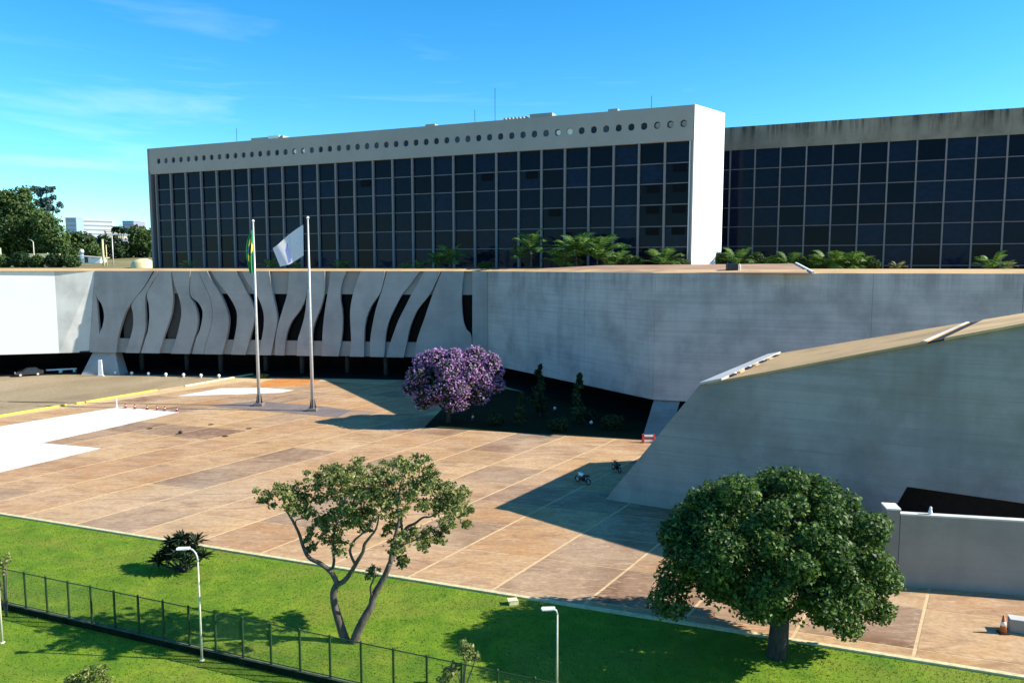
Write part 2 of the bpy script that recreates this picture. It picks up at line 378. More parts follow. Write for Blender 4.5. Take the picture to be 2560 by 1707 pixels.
# road on the left, behind its yellow kerbs
g = MB(); g.poly([(p.x, p.y, -.004) for p in (Vector((-150, 60, 0)), Vector((-89, 60, 0)), ROADLINE[0], Vector((-49.5, 140, 0)), Vector((-60, 150, 0)), Vector((-150, 150, 0)))])
tag(g.build('road', M['road']), kind=SETTING)
# pale new paving
def sheet(name, m, pts, z=.012, t=.2):
    b = MB(); b.flat(pts, z - t, z); return tag(b.build(name, m), kind=SETTING)
pp = [at(-260, 1245), at(0, 1180), at(130, 1150), at(252, 1120), at(104, 1107), at(250, 1075), at(448, 1030), at(300, 1017), at(0, 1066), at(-260, 1110)]
sheet('pale_pavement', M['pale_road'], pp)
sheet('pale_pavement', M['pale_road'], [at(442, 990), at(700, 982), at(735, 975), at(660, 969), at(555, 970)], .016)
sheet('flagpole_pavement', M['greyslab'], [at(523, 1015), at(845, 1043), at(880, 1026), at(812, 1016), at(640, 1002)], .02)
sheet('soil_bed', M['soil'], [at(628, 966), at(660, 968), at(778, 962), at(800, 950), at(772, 942), at(700, 946), at(665, 952)], .03)
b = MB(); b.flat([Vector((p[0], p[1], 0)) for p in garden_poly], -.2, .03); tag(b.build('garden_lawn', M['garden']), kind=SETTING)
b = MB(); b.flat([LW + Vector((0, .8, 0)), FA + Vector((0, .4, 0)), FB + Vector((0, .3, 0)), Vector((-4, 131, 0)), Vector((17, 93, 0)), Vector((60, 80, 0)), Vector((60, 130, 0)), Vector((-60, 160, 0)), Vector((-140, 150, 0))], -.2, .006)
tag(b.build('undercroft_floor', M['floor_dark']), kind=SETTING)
# rising ground behind on the left
xs = [-900, -600, -420, -330, -270, -220, -180, -150, -125, -105, -88, -70]; ys = [180, 190, 205, 225, 250, 280, 330, 420, 600, 900]
def hz(x, y): return 19.0 + min(max(y - 182, 0), 110) * .045 + 1.6 * math.sin(x * .021 + y * .013) * min(1, max(0, (y - 200) / 60))
vs = [(x, y, hz(x, y)) for y in ys for x in xs]; n = len(xs)
g = MB(); g.add(vs, [(j * n + i, j * n + i + 1, (j + 1) * n + i + 1, (j + 1) * n + i) for j in range(len(ys) - 1) for i in range(n - 1)])
g.add([(xs[0], 180, -1), (xs[-1], 180, -1), (xs[-1], 180, hz(xs[-1], 180)), (xs[0], 180, hz(xs[0], 180))], [(0, 1, 2, 3)])
tag(g.build('hill', M['hill'], smooth=False), kind=SETTING)
g = MB(); rd = [(-78, 184), (-73, 184), (-88, 262), (-108, 262)]
g.poly([(x, y, hz(x, y) + .12) for x, y in rd]); tag(g.build('hill_road', M['pale_road']), kind=SETTING)

# ------------------------------------------------------------------ front building with the wavy fins
court = empty('court_building', (FA.x, FA.y, 0), 'long low concrete building with wavy vertical fins over dark slits', 'building')
TOP, BOT = 19.3, 4.1
TA = (FB - FA).normalized(); NA = Vector((TA.y, -TA.x, 0))       # along the fin front, and towards the plaza
def fp(u, z, off=0.0): return FA + TA * u + NA * off + Vector((0, 0, z))
def smooth_edge(pts):                                            # Catmull-Rom through the (u, z) points
    out = []
    for i in range(len(pts) - 1):
        p0, p1, p2, p3 = pts[max(i - 1, 0)], pts[i], pts[i + 1], pts[min(i + 2, len(pts) - 1)]
        for k in range(5):
            t = k / 5
            out.append(tuple(.5 * (2 * p1[a] + (p2[a] - p0[a]) * t + (2 * p0[a] - 5 * p1[a] + 4 * p2[a] - p3[a]) * t * t + (3 * p1[a] - p0[a] - 3 * p2[a] + p3[a]) * t ** 3) for a in (0, 1)))
    out.append(pts[-1]); return out
def r2(*p): return [(200 + x * .27234, 640 + y * .27234) for x, y in p]
def r3(*p): return [(600 + x * .27234, 540 + y * .27234) for x, y in p]
FINS = [  # (left edge, right edge) of each fin, top to bottom, as seen in the photo
 (r2((132, 145), (81, 880)), r2((140, 150), (150, 355), (165, 560), (176, 720), (160, 875))),
 (r2((141, 150), (151, 355), (200, 445), (222, 550), (205, 650), (176, 725), (165, 875)), r2((668, 150), (590, 280), (478, 425), (415, 530), (378, 640), (350, 750), (335, 875))),
 (r2((690, 150), (600, 285), (484, 432), (492, 530), (492, 640), (468, 745), (420, 880)), r2((722, 150), (660, 255), (612, 345), (601, 430), (605, 560), (606, 650), (588, 745), (548, 880))),
 (r2((726, 150), (664, 255), (615, 345), (632, 450), (637, 560), (625, 680), (605, 745), (560, 880)), r2((838, 150), (850, 300), (856, 400), (845, 500), (820, 600), (778, 720), (728, 880))),
 (r2((846, 150), (868, 250), (915, 385), (935, 500), (925, 600), (888, 750), (838, 880)), r2((1020, 150), (1006, 345), (1050, 430), (1080, 520), (1086, 600), (1075, 680), (1050, 760), (1010, 880))),
 (r2((1024, 150), (1011, 345), (1088, 430), (1124, 500), (1122, 580), (1100, 680), (1065, 760), (1030, 880)), r2((1090, 150), (1120, 220), (1190, 370), (1215, 500), (1205, 640), (1165, 780), (1135, 885))),
 (r2((1094, 150), (1126, 220), (1196, 370), (1220, 500), (1210, 640), (1170, 780), (1140, 885)), r2((1172, 150), (1225, 240), (1288, 340), (1345, 470), (1370, 580), (1356, 720), (1308, 890))),
 (r2((1205, 150), (1262, 230), (1340, 330), (1402, 425), (1438, 510), (1441, 600), (1430, 690), (1412, 780), (1388, 890)), r2((1430, 150), (1475, 215), (1530, 325), (1575, 410), (1602, 500), (1600, 580), (1585, 660), (1560, 760), (1520, 895))),
 (r2((1488, 150), (1540, 240), (1618, 345), (1668, 450), (1690, 540), (1690, 640), (1675, 740), (1645, 895)), r3((272, 515), (300, 690), (338, 870), (346, 960), (330, 1060), (310, 1160), (288, 1275))),
 (r3((450, 515), (436, 700), (400, 830), (352, 990), (328, 1110), (320, 1275)), r3((640, 515), (612, 720), (560, 850), (480, 960), (440, 1050), (420, 1140), (408, 1278))),
 (r3((646, 515), (616, 735), (606, 850), (588, 950), (556, 1060), (532, 1145), (525, 1280)), r3((782, 515), (784, 650), (772, 740), (740, 850), (700, 950), (672, 1040), (664, 1140), (655, 1280))),
 (r3((832, 515), (806, 700), (782, 850), (764, 1000), (755, 1140), (750, 1282)), r3((975, 515), (932, 640), (924, 750), (938, 850), (945, 950), (941, 1050), (930, 1150), (905, 1284))),
 (r3((1112, 515), (1062, 640), (1030, 760), (1015, 860), (1014, 950), (1019, 1050), (1022, 1150), (1010, 1285)), r3((1335, 515), (1296, 690), (1212, 820), (1166, 930), (1147, 1040), (1143, 1150), (1142, 1286))),
 (r3((1350, 515), (1300, 690), (1254, 830), (1226, 950), (1206, 1060), (1195, 1150), (1193, 1287)), r3((1652, 515), (1562, 630), (1490, 720), (1430, 830), (1382, 930), (1350, 1030), (1334, 1150), (1326, 1290))),
 (r3((1692, 515), (1622, 640), (1578, 715), (1520, 830), (1460, 950), (1418, 1060), (1384, 1155), (1345, 1290)), r3((1842, 515), (1785, 640), (1740, 725), (1640, 850), (1590, 950), (1556, 1050), (1535, 1160), (1505, 1292))),
 (r3((1852, 515), (1772, 710), (1730, 830), (1690, 950), (1650, 1060), (1620, 1160), (1598, 1292)), r3((2058, 515), (2042, 640), (2036, 760), (2040, 850), (2052, 960), (2080, 1040), (2125, 1105), (2128, 1300))),
 (r3((2132, 515), (2132, 1300)), None)]
for k, (le, ri) in enumerate(FINS):
    def edge(e, du):
        q = [on(x, y, FA, FB) for x, y in e]; q[0] = (q[0][0], TOP); q[-1] = (q[-1][0], BOT)
        q = smooth_edge(q) if len(q) > 2 else q
        return [(u + du, z) for u, z in q]
    a = edge(le, .012)
    c = edge(ri, -.012) if ri else [((FB - FA).length - .01, TOP), ((FB - FA).length - .01, BOT)]
    off = 0.0 if k in (0, 16) else (.06 if k % 2 else .20)
    mb = MB(); mb.prism([fp(u, z, off) for u, z in a] + [fp(u, z, off) for u, z in reversed(c)], NA * -(.50 + off))
    mb.build('fin', M['fin'], court)
L = (FB - FA).length
def zed(px, py): return on(px, py, FA, FB)[1]
mb = MB(); mb.prism([fp(0.8, TOP - .01, -.51), fp(L - .3, TOP - .01, -.51), fp(L - .3, 15.2, -.51), fp(1.2, 15.2, -.51)], NA * -.8); mb.build('wall', M['recess'], court)
mb = MB(); mb.prism([fp(0, 6.75, -.51), fp(L - .3, 6.75, -.51), fp(L - .3, BOT, -.51), fp(0, BOT, -.51)], NA * -.8); mb.build('wall', M['recess'], court)
for k in range(15):
    u0, u1 = .5 + (L - 1) * k / 15, .5 + (L - 1) * (k + 1) / 15 - .02
    mb = MB(); mb.prism([fp(u0, 15.3, -1.0), fp(u1, 15.3, -1.0), fp(u1, 6.7, -1.0), fp(u0, 6.7, -1.0)], NA * -.1); mb.build('window', M['glass_dark'], court)
for x0, x1 in ((300, 334), (410, 456)):                          # two slits with brown blinds behind
    u0, u1 = on(x0, 800, FA, FB)[0], on(x1, 800, FA, FB)[0]
    mb = MB(); mb.prism([fp(u0, 15.2, -.95), fp(u1, 15.2, -.95), fp(u1, 6.8, -.95), fp(u0, 6.8, -.95)], NA * -.04); mb.build('blind', M['blind'], court)
def wallpiece(name, m, A, B, z0, z1, th=.6, A0=None, B0=None):
    A, B = Vector((A[0], A[1], 0)), Vector((B[0], B[1], 0)); A0 = A if A0 is None else A0; B0 = B if B0 is None else B0
    t = (B - A).normalized(); nn = Vector((t.y, -t.x, 0)); up = Vector((0, 0, 1))
    za, zb = z0 if isinstance(z0, tuple) else (z0, z0)
    mb = MB(); mb.prism([A + up * z1, B + up * z1, Vector((B0[0], B0[1], zb)), Vector((A0[0], A0[1], za))], nn * -th)
    return mb.build(name, m, court)
E = .012
cuts = [FB + Vector((.03, -.04, 0))] + [FB + (P3 - FB).normalized() * on(x, 780, FB, P3)[0] for x in (1345, 1462)] + [P3]
bd = (P3 - FB).normalized()
for k in range(3): wallpiece('wall', M['wall'], cuts[k] + bd * .012 + Vector((-.015 * (k % 2), 0, 0)), cuts[k + 1] - bd * .012 + Vector((-.015 * (k % 2), 0, 0)), tuple(3.15 + .58 * (cuts[q] - cuts[0]).length / (cuts[3] - cuts[0]).length for q in (k, k + 1)), TOP)
cd_ = (P4 - P3).normalized(); cuts = [P3 + cd_ * .02, P3 + cd_ * on(2180, 780, P3, P4)[0], P4]
for k in range(2): wallpiece('wall', M['wall'], cuts[k], cuts[k + 1] - cd_ * .024, 3.73, TOP)
wallpiece('wall', M['wall'], P4 + Vector((.02, 0, 0)), P5, BOT, TOP)
s142 = on(142, 780, FA, LW)[0]; d = (LW - FA).normalized(); mid = FA + d * s142
topc = fp(1.35, 0) ; botc = fp(-.70, 0)
wallpiece('wall', M['pale'], mid, topc, BOT, TOP, .5, None, botc)['label'] = 'mottled bare concrete wall panel next to the first fin'
wallpiece('wall', M['white'], LW, mid - (mid - LW).normalized() * -0.0, BOT, TOP, .5, None, mid)['label'] = 'bright white wall panel'  # whiter than the panel beside it
plan = [LW, topc, FB, P3, P4, P5]
back = [Vector((120, 105, 0)), Vector((44, 136.5, 0)), Vector((31.5, 127.5, 0)), Vector((-84, 175, 0)), Vector((-95, 178, 0)), Vector((-140, 170, 0))]
def inset(pl, d):
    out = []
    for i, p in enumerate(pl):
        a = (pl[i] - pl[i - 1]).normalized() if i else (pl[1] - pl[0]).normalized()
        b = (pl[i + 1] - pl[i]).normalized() if i + 1 < len(pl) else a
        na, nb = Vector((-a.y, a.x, 0)), Vector((-b.y, b.x, 0)); m_ = (na + nb); m_ = m_ / max(.5, m_.dot(na)); out.append(p + m_ * d)
    return out
inn = inset(plan, 3.2)
mb = MB(); up = Vector((0, 0, 1))
for i in range(len(plan) - 1): mb.poly([plan[i] + up * (TOP + .004), plan[i + 1] + up * (TOP + .004), inn[i + 1] + up * 19.72, inn[i] + up * 19.72])
mb.build('roof_edge', M['roof'], court)
mb = MB(); mb.flat(inn + back, 18.9, 19.715); mb.build('roof', M['roof'], court)
mb = MB(); inn2 = inset(plan, .7); mb.flat(inn2 + back, 4.05, 4.35); mb.build('soffit', M['soffit'], court)
bk = inset(plan, 13)
mb = MB()
for i in range(len(bk) - 1): mb.prism([bk[i] + up * .01, bk[i + 1] + up * .01, bk[i + 1] + up * 4.04, bk[i] + up * 4.04], (0, .3, 0))
mb.build('ground_floor_glazing', M['glass_dark'], court)
for k in range(9):
    c = fp(6 + 8.2 * k, 0, -6 - 2 * (k % 2)); mb = MB(); mb.tube([c + up * .01, c + up * 4.04], .45, 12); mb.build('column', M['column'], court, True)
# earth-red ramp lying on the roof at the right
A_ = FB + Vector((1.5, -1.2, TOP + .06)); B_ = P3 + Vector((-.3, 1.0, TOP + .06)); C_ = Vector((34, 85.5, TOP + .06))
D_ = deep(1990, 659, 106); E_ = deep(1500, 663.5, 116)
mb = MB(); ap = [A_, B_, C_, D_, E_]; low_ = [Vector((p.x, p.y, TOP)) for p in ap]
mb.add(ap + low_, [(0, 1, 4), (1, 3, 4), (1, 2, 3), (2, 7, 8, 3), (3, 8, 9, 4), (4, 9, 5, 0), (0, 5, 6, 1), (1, 6, 7, 2)]); mb.build('roof_ramp', M['roof_red'], court)
mb = MB(); mb.beam(C_ + up * .05, D_ + up * .05, .25, .25); mb.build('roof_ramp_edge', M['white_paint'], court)
# piers
b0, b1 = at(203, 937), at(299, 937); t0, t1 = fp(-.6, BOT), fp(4.6, BOT)
mb = MB(); off = Vector((.3, 2.6, 0))
mb.add([b0, b1, b1 + off, b0 + off, t0 + Vector((.3, .8, -.02)), t1 + Vector((-.3, .8, -.02)), t1 + Vector((-.3, 3, -.02)), t0 + Vector((.3, 3, -.02))], [(0, 1, 5, 4), (1, 2, 6, 5), (2, 3, 7, 6), (3, 0, 4, 7), (4, 5, 6, 7)])
mb.build('pier', M['fin'], court)
q0, q1 = at(1604, 1100), at(1668, 1108); zt = 3.71
r0, r1 = P3 + Vector((.15, .3, zt)), P3 + Vector((3.2, -.6, zt))
mb = MB(); mb.add([q0, q1, q1 + Vector((.8, 3, 0)), q0 + Vector((.8, 3, 0)), r0, r1, r1 + Vector((.6, 2.6, 0)), r0 + Vector((.6, 2.6, 0))], [(0, 1, 5, 4), (1, 2, 6, 5), (2, 3, 7, 6), (3, 0, 4, 7), (4, 5, 6, 7)])
mb.build('pier', M['wedge'], court)
# roof vent hood
vb = Vector((deep(1830, 668, 92).x, 92, 19.75)); vent = empty('roof_vent', vb, 'small dark roof vent with its sunlit side as a white curved rim on the red roof ramp', 'vent')
mb = MB(); mb.box(vb + Vector((0, 0, .25)), (1.3, 1.0, .9)); bevel(mb.build('hood', M['dark_metal'], vent), .12, 2)
mb = MB(); mb.tube([vb + Vector((.5 + .35 * math.sin(a), -.55, .2 + .5 * -math.cos(a))) for a in np.linspace(-.6, 2.6, 9)], .09, 6); mb.build('rim', M['white_paint'], vent)  # white rim puts the sunlit right side of the hood into colour

# ------------------------------------------------------------------ the tall glass office building and its right wing
BL, BR, BE = Vector((-84.7, 179, 0)), Vector((31, 131, 0)), Vector((38.2, 138.6, 0))
T = (BR - BL).normalized(); N_ = Vector((T.y, -T.x, 0)); LM = (BR - BL).length
off1 = empty('office_building', (BL.x, BL.y, 0), 'tall glass office block with a row of round portholes under its roof', 'building')
def op(s, z, o=0.0): return BL + T * s + N_ * o + up * z
ZB, ZT = 41.5, 47.4
W0, WS = 1.87, 4.555
rows = [41.3, 37.9, 34.45, 30.85, 27.1, 23.5, 19.9, 16.3]
# facade band with real round holes
mb = MB(); hole_r = .62; HZ = 44.4; cw = 2.27; hs_ = [3.1 + cw * k for k in range(54)]
def cell(s0, s1, sc_, zc):
    outer = []
    cor = [(s0, ZB), (s1, ZB), (s1, ZT), (s0, ZT)]
    for i in range(4):
        a, b = cor[i], cor[(i + 1) % 4]
        for k in range(5): outer.append((a[0] + (b[0] - a[0]) * k / 5, a[1] + (b[1] - a[1]) * k / 5))
    inner = []
    for (x, z) in outer:
        a = math.atan2(z - zc, x - sc_); inner.append((sc_ + hole_r * math.cos(a), zc + hole_r * math.sin(a)))
    n = len(outer)
    vs = [op(x, z, 0) for x, z in outer] + [op(x, z, 0) for x, z in inner] + [op(x, z, -.5) for x, z in inner]
    mb.add(vs, [(i, (i + 1) % n, n + (i + 1) % n, n + i) for i in range(n)] + [(n + i, n + (i + 1) % n, 2 * n + (i + 1) % n, 2 * n + i) for i in range(n)])
for sc_ in hs_: cell(sc_ - cw / 2, sc_ + cw / 2, sc_, HZ)
e0, e1 = hs_[0] - cw / 2, hs_[-1] + cw / 2
mb.poly([op(0, ZB), op(e0, ZB), op(e0, ZT), op(0, ZT)]); mb.poly([op(e1, ZB), op(LM, ZB), op(LM, ZT), op(e1, ZT)])
mb.poly([op(0, ZB), op(LM, ZB), op(LM, ZB, -1.0), op(0, ZB, -1.0)]); mb.build('fascia', M['band'], off1)
dk = MB(); dk.lathe([(hole_r + .05, 0), (hole_r + .05, .05)], seg=16); proto = None
Rm = Matrix((tuple(T), tuple(up), tuple(-N_))).transposed().to_euler()
pale = {101.4: .5, 103.5: 1, 119.08: .4, 121.3: .4, 123.4: .4, 42.1: .6, 44.4: .6}
for sc_ in hs_:
    if proto is None: proto = o = dk.build('porthole', M['porthole'], off1, local=True)
    else: o = clone(proto, off1)
    o.location = op(sc_, HZ, -.42) - ORI[off1.name]; o.rotation_euler = Vector(N_).to_track_quat('Z', 'Y').to_euler()
    v = [x for s_, x in pale.items() if abs(s_ - sc_) < 1.0]
    if v:
        d2 = MB(); d2.lathe([(hole_r * (.75 if v[0] < 1 else .95), 0), (hole_r * (.75 if v[0] < 1 else .95), .03)], seg=14)
        p = d2.build('lit_disc', M['white_paint'] if v[0] > .45 else M['porthole_pale'] if 'porthole_pale' in M else M['band'], off1, local=True)  # pale discs put the light seen through some portholes into colour
        p.location = op(sc_ + (.12 if v[0] < 1 else 0), HZ, -.34) - ORI[off1.name]; p.rotation_euler = o.rotation_euler
# body behind the glass, roof slab, white end wall
bdy = [op(0, 0, -1.0), op(LM, 0, -1.0), BE + Vector((-.8, .5, 0)), Vector((40, 152, 0)), op(0, 0, -16)]
mb = MB(); mb.flat(bdy, -.3, ZT - .3); mb.build('core', M['floor_dark'], off1)
mb = MB(); mb.flat([op(0, 0, -.003), op(LM, 0, -.003), BE + Vector((-.05, .02, 0)), Vector((40, 152.5, 0)), op(0, 0, -16.5)], ZT - .25, ZT - .003); mb.build('roof', M['band'], off1)
ed = (BE - BR).normalized()
mb = MB(); mb.prism([BR + up * (ZT + .05) , BE + up * (ZT + .05), BE - up * .3, BR - up * .3], Vector((-ed.y, ed.x, 0)) * .9); mb.build('end_wall', M['white'], off1)
mb = MB(); mb.box(op(.02, 23.4, -.5), (.7, 1.0, 48.0 - .02), math.atan2(T.y, T.x)); mb.build('corner_pier', M['mullion'], off1)
mb = MB(); mb.box((0, 0, 0), (WS - .5, .08, 3.36)); winp = None
az = math.atan2(T.y, T.x)
def facade(par, opf, az, s0, ws, ncol, rows, gz, fin_w, fin_d, fin_mat, z_top, dark_rows=0):
    pane = MB(); hgt = rows[0] - rows[1]
    first = None
    for c in range(ncol):
        for r_ in range(len(rows) - 1):
            h = rows[r_] - rows[r_ + 1] - .10; zc = (rows[r_] + rows[r_ + 1]) / 2
            if first is None:
                pane.box((0, 0, 0), (ws - fin_w * .6, .08, 1.0)); first = o = pane.build('window', gz, par, local=True)
            else: o = clone(first, par)
            o.location = opf(s0 + ws * (c + .5), zc, -fin_d) - ORI[par.name]
            o.rotation_euler = (random.gauss(0, .0016), 0, az + random.gauss(0, .0022)); o.scale = (1, 1, h)
    mbm = MB(); zb = rows[-1] - 2; mbm.box((0, 0, 0), (fin_w, fin_d, z_top - zb)); fm = None
    for c in range(ncol + 1):
        if fm is None: fm = o = mbm.build('mullion', fin_mat, par, local=True)
        else: o = clone(fm, par)
        o.location = opf(s0 + ws * c, (z_top + zb) / 2, -fin_d / 2) - ORI[par.name]; o.rotation_euler = (0, 0, az)
    for r_ in rows[1:]:
        m2 = MB(); a = opf(s0, r_, -fin_d + .1); b = opf(s0 + ws * ncol, r_, -fin_d + .1); m2.beam(a, b, .16, .15); m2.build('rail', M['rail'], par)
facade(off1, op, az, W0, WS, 27, rows, M['glass'], .36, .55, M['mullion'], ZB - .004)
for c, r_ in ((18, 1), (20, 1), (26, 1), (25, 2), (26, 2), (21, 3), (25, 3), (26, 3), (25, 4), (26, 4), (12, 1)):   # open vent sashes
    a = op(W0 + WS * (c + .55), rows[r_] - .85, -.40); s_ = MB(); s_.box(a, (2.3, .06, 1.3), az); s_.build('vent_sash', M['glass_dark'], off1)
# things on its roof
def roofbox(px0, px1, h, name='roof_housing', m=None, o_=-1.6, dp=2.2, lab='low'):
    s0_, s1_ = on(px0, 300, BL, BR)[0], on(px1, 300, BL, BR)[0]; c = op((s0_ + s1_) / 2, ZT + h / 2 - .002, o_); mb = MB(); mb.box(c, (s1_ - s0_, dp, h), az)
    return mb.build(name, m or M['band'], off1)
roofbox(622, 662, .55); roofbox(664, 692, .75, m=M['white_paint']); roofbox(694, 702, .6); roofbox(1060, 1084, .45); roofbox(1322, 1378, .75); roofbox(1518, 1542, .5)
for x in range(1256, 1312, 9): roofbox(x, x + 5, .45)
for px_, y0 in ((1227, 215), (1622, 234), (574, 318), (1176, 270)):
    s_ = on(px_, 300, BL, BR)[0]; zt_ = on(px_, y0, BL, BR)[1]; mb = MB(); mb.tube([op(s_, ZT - .01, -2), op(s_, zt_, -2)], .05, 5); mb.build('antenna', M['dark_metal'], off1)

KW = 1.075
WL, WR = Vector((39.7, 144.7, 0)) * KW, Vector((85.5, 125.9, 0)) * KW; TW = (WR - WL).normalized(); NW = Vector((TW.y, -TW.x, 0)); azw = math.atan2(TW.y, TW.x)
off2 = empty('office_building', (WL.x, WL.y, 0), 'glass office wing on the right with rain-streaked concrete band under its roof', 'building')
def wp(s, z, o=0.0): return WL + TW * s + NW * o + up * z
def zw(z): return 20 + (z - 20) * KW
S0, SW = (1.38 - 4.44) * KW, 4.44 * KW
facade(off2, wp, azw, S0, SW, 14, [zw(z) for z in (41.7, 38.2, 34.7, 31.1, 27.55, 23.9, 20.3, 16.7)], M['glass'], .28, .30, M['mullion'], zw(41.75) - .004)
L2 = S0 + SW * 14
mb = MB(); mb.prism([wp(-3.4, zw(46.0)), wp(L2, zw(46.0)), wp(L2, zw(41.75)), wp(-3.4, zw(41.75))], NW * -1.0); mb.build('fascia', M['band_dirty'], off2)
mb = MB(); mb.flat([wp(-3.4, 0, -.9), wp(L2, 0, -.9), wp(L2, 0, -16), wp(-3.4, 0, -16)], -.3, 47.0); mb.build('core', M['floor_dark'], off2)

# ------------------------------------------------------------------ wedge-shaped building at the right
wedge = empty('wedge_building', (8.1, 63.7, 0), 'grey concrete wedge building with sloping tan roof and leaning prow', 'building')
WA, WD = Vector((8.1, 63.7, 0)), Vector((1, -.53, 0))
def wz(x): return 10.6 + (x - 15.1) * .2963
At = Vector((15.1, 60.0, 10.6)); Fx = 38.0; F0 = Vector((Fx, 63.7 - .53 * (Fx - 8.1), 0)); Ft = Vector((F0.x, F0.y, wz(Fx)))
Bt = Vector((25.5, 74.4, 11.2)); B0 = Vector((18.4, 78.2, 0)); Gx = 49.0; Gt = Vector((Gx, 74.4 - .527 * (Gx - 25.5), 11.2 + (Gx - 25.5) * .2555)); G0 = Vector((Gt.x, Gt.y, 0))
def wpt(px, py):
    s_, z_ = on(px, py, WA, WA + WD); return WA + WD.normalized() * s_ + up * z_
n0, n1 = wpt(2268, 1216), wpt(2225, 1290)
n1 = n0 + (n1 - n0) * (n0.z / (n0.z - n1.z))
n2 = wpt(2700, 1278); n3 = Vector((n2.x + .8, n2.y - .53 * .8, 0))
n1 = Vector((n1.x, n1.y, 0))
nr = Vector((WD.y, -WD.x, 0)).normalized()
mb = MB(); mb.poly([WA, n1, n0, n2, n3, F0, Ft, At]); wf = mb.build('wall', M['wedge'], wedge)
mb = MB(); mb.poly([WA, At, Bt, B0]); mb.poly([B0, Bt, Gt, G0]); mb.poly([F0, G0, Gt, Ft]); mb.build('wall', M['wedge'], wedge)
dn = -nr * 4 if nr.y < 0 else nr * 4
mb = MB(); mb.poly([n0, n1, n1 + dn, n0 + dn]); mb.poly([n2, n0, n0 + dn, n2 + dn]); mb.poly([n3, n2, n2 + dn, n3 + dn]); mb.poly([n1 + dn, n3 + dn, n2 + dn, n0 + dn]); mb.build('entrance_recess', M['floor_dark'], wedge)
# roof: two slabs, the right one a step higher
def edge_f(x): return Vector((x, 63.7 - .53 * (x - 8.1) - .35, wz(x)))
def edge_b(x): return Vector((x, 74.4 - .527 * (x - 25.5), 11.2 + (x - 25.5) * .2555))
jf, jb = 27.0, 36.6
def solve_x(fn, px):
    a, b = 8.0, 60.0
    for _ in range(50):
        m_ = (a + b) / 2; p = fn(m_)
        if 1280 + FPX * p.x / (p.y * CP + (CAM_H - p.z) * SP) < px: a = m_
        else: b = m_
    return a
jf, jb = solve_x(edge_f, 2318), solve_x(edge_b, 2424)
mb = MB(); a0 = At + Vector((.5, -.35, .02)); mb.prism([a0, edge_f(jf), edge_b(jb), Bt + Vector((.4, 0, .02))], up * .18); mb.build('roof_slab', M['roof'], wedge)
mb = MB(); mb.prism([edge_f(jf + .9), edge_f(Fx), edge_b(Gx), edge_b(jb + .9)], up * .18); mb.build('roof_slab', M['roof'], wedge)
mb = MB(); pw = (Bt - At); mb.prism([At + Vector((-.12, -.25, .03)), At + Vector((1.5, -.85, .46)), Bt + Vector((1.1, -.2, .32)), Bt + Vector((-.1, .1, .03))], up * .19); mb.build('roof_edge', M['pale'], wedge)
for k in range(7):
    f = .10 + .82 * k / 7; c = At.lerp(Bt, f) + Vector((1.6 - .2 * f, -.75 + .3 * f, .52 - .12 * f)); mb = MB(); mb.beam(c, c + pw.normalized() * 1.1, .35, .22); mb.build('notch_dash', M['roof'] if k % 2 else M['dark_metal'], wedge)  # dark dashes carry the notch shadows in their colour, roof-toned ones between
mb = MB(); sdir = (edge_b(jb) - edge_f(jf)).normalized()
mb.beam(edge_f(jf) + Vector((-.18, .1, .125)), edge_b(jb) + Vector((-.18, 0, .125)), .2, .12); mb.build('lit_edge_strip', M['pale'], wedge)  # pale strip puts the lit edge of the left slab into colour
mb = MB(); mb.prism([edge_f(jf + .02) + up * .003, edge_f(jf + .88) + up * .003, edge_b(jb + .88) + up * .003, edge_b(jb + .02) + up * .003], up * .10); mb.build('joint_gap', M['black'], wedge)
# low wall in front of its entrance
lowb = empty('low_wall', (24.0, 45.9, 0), 'plain grey concrete parapet wall in front of the dark entrance recess', 'wall')
la, lb = at(2243, 1464), at(2560, 1488); ld = (lb - la).normalized(); la = la - ld * 0.0; lb = la + ld * 32; ln_ = Vector((-ld.y, ld.x, 0))
mb = MB(); mb.prism([la - up * .2, lb - up * .2, lb + up * 4.6, la + up * 4.6], ln_ * .40); mb.build('wall', M['low'], lowb)
mb = MB(); mb.prism([la - ld * .03 + ln_ * -.04 + up * 4.604, lb - ln_ * .04 + up * 4.604, lb - ln_ * .04 + up * 4.70, la - ld * .03 - ln_ * .04 + up * 4.70], ln_ * .5); mb.build('sunlit_top', M['pale'], lowb)  # paler strip puts the sunlit top of the wall into colour
mb = MB(); ra = la - ld * .8; mb.prism([la - ld * .035 - up * .2, la - ld * .035 + up * 4.86, ra + up * 4.86, ra - up * .2], ln_ * 1.2); mb.build('return_wall', M['low'], lowb)
mb = MB(); q = la - ld * .42 + ln_ * .6 + up * 4.93; mb.box(q, (.84, 1.24, .10), math.atan2(ld.y, ld.x)); mb.build('return_lit_top', M['white_paint'], lowb)  # white slab puts the lit top of the return wall into colour
mb = MB(); c = la + ld * 1.75 + ln_ * .2 + up * 4.7; mb.lathe([(.10, 0), (.12, .15), (.07, .35), (.09, .42), (.02, .5)], c, 10); mb.build('spout', M['white_paint'], lowb)
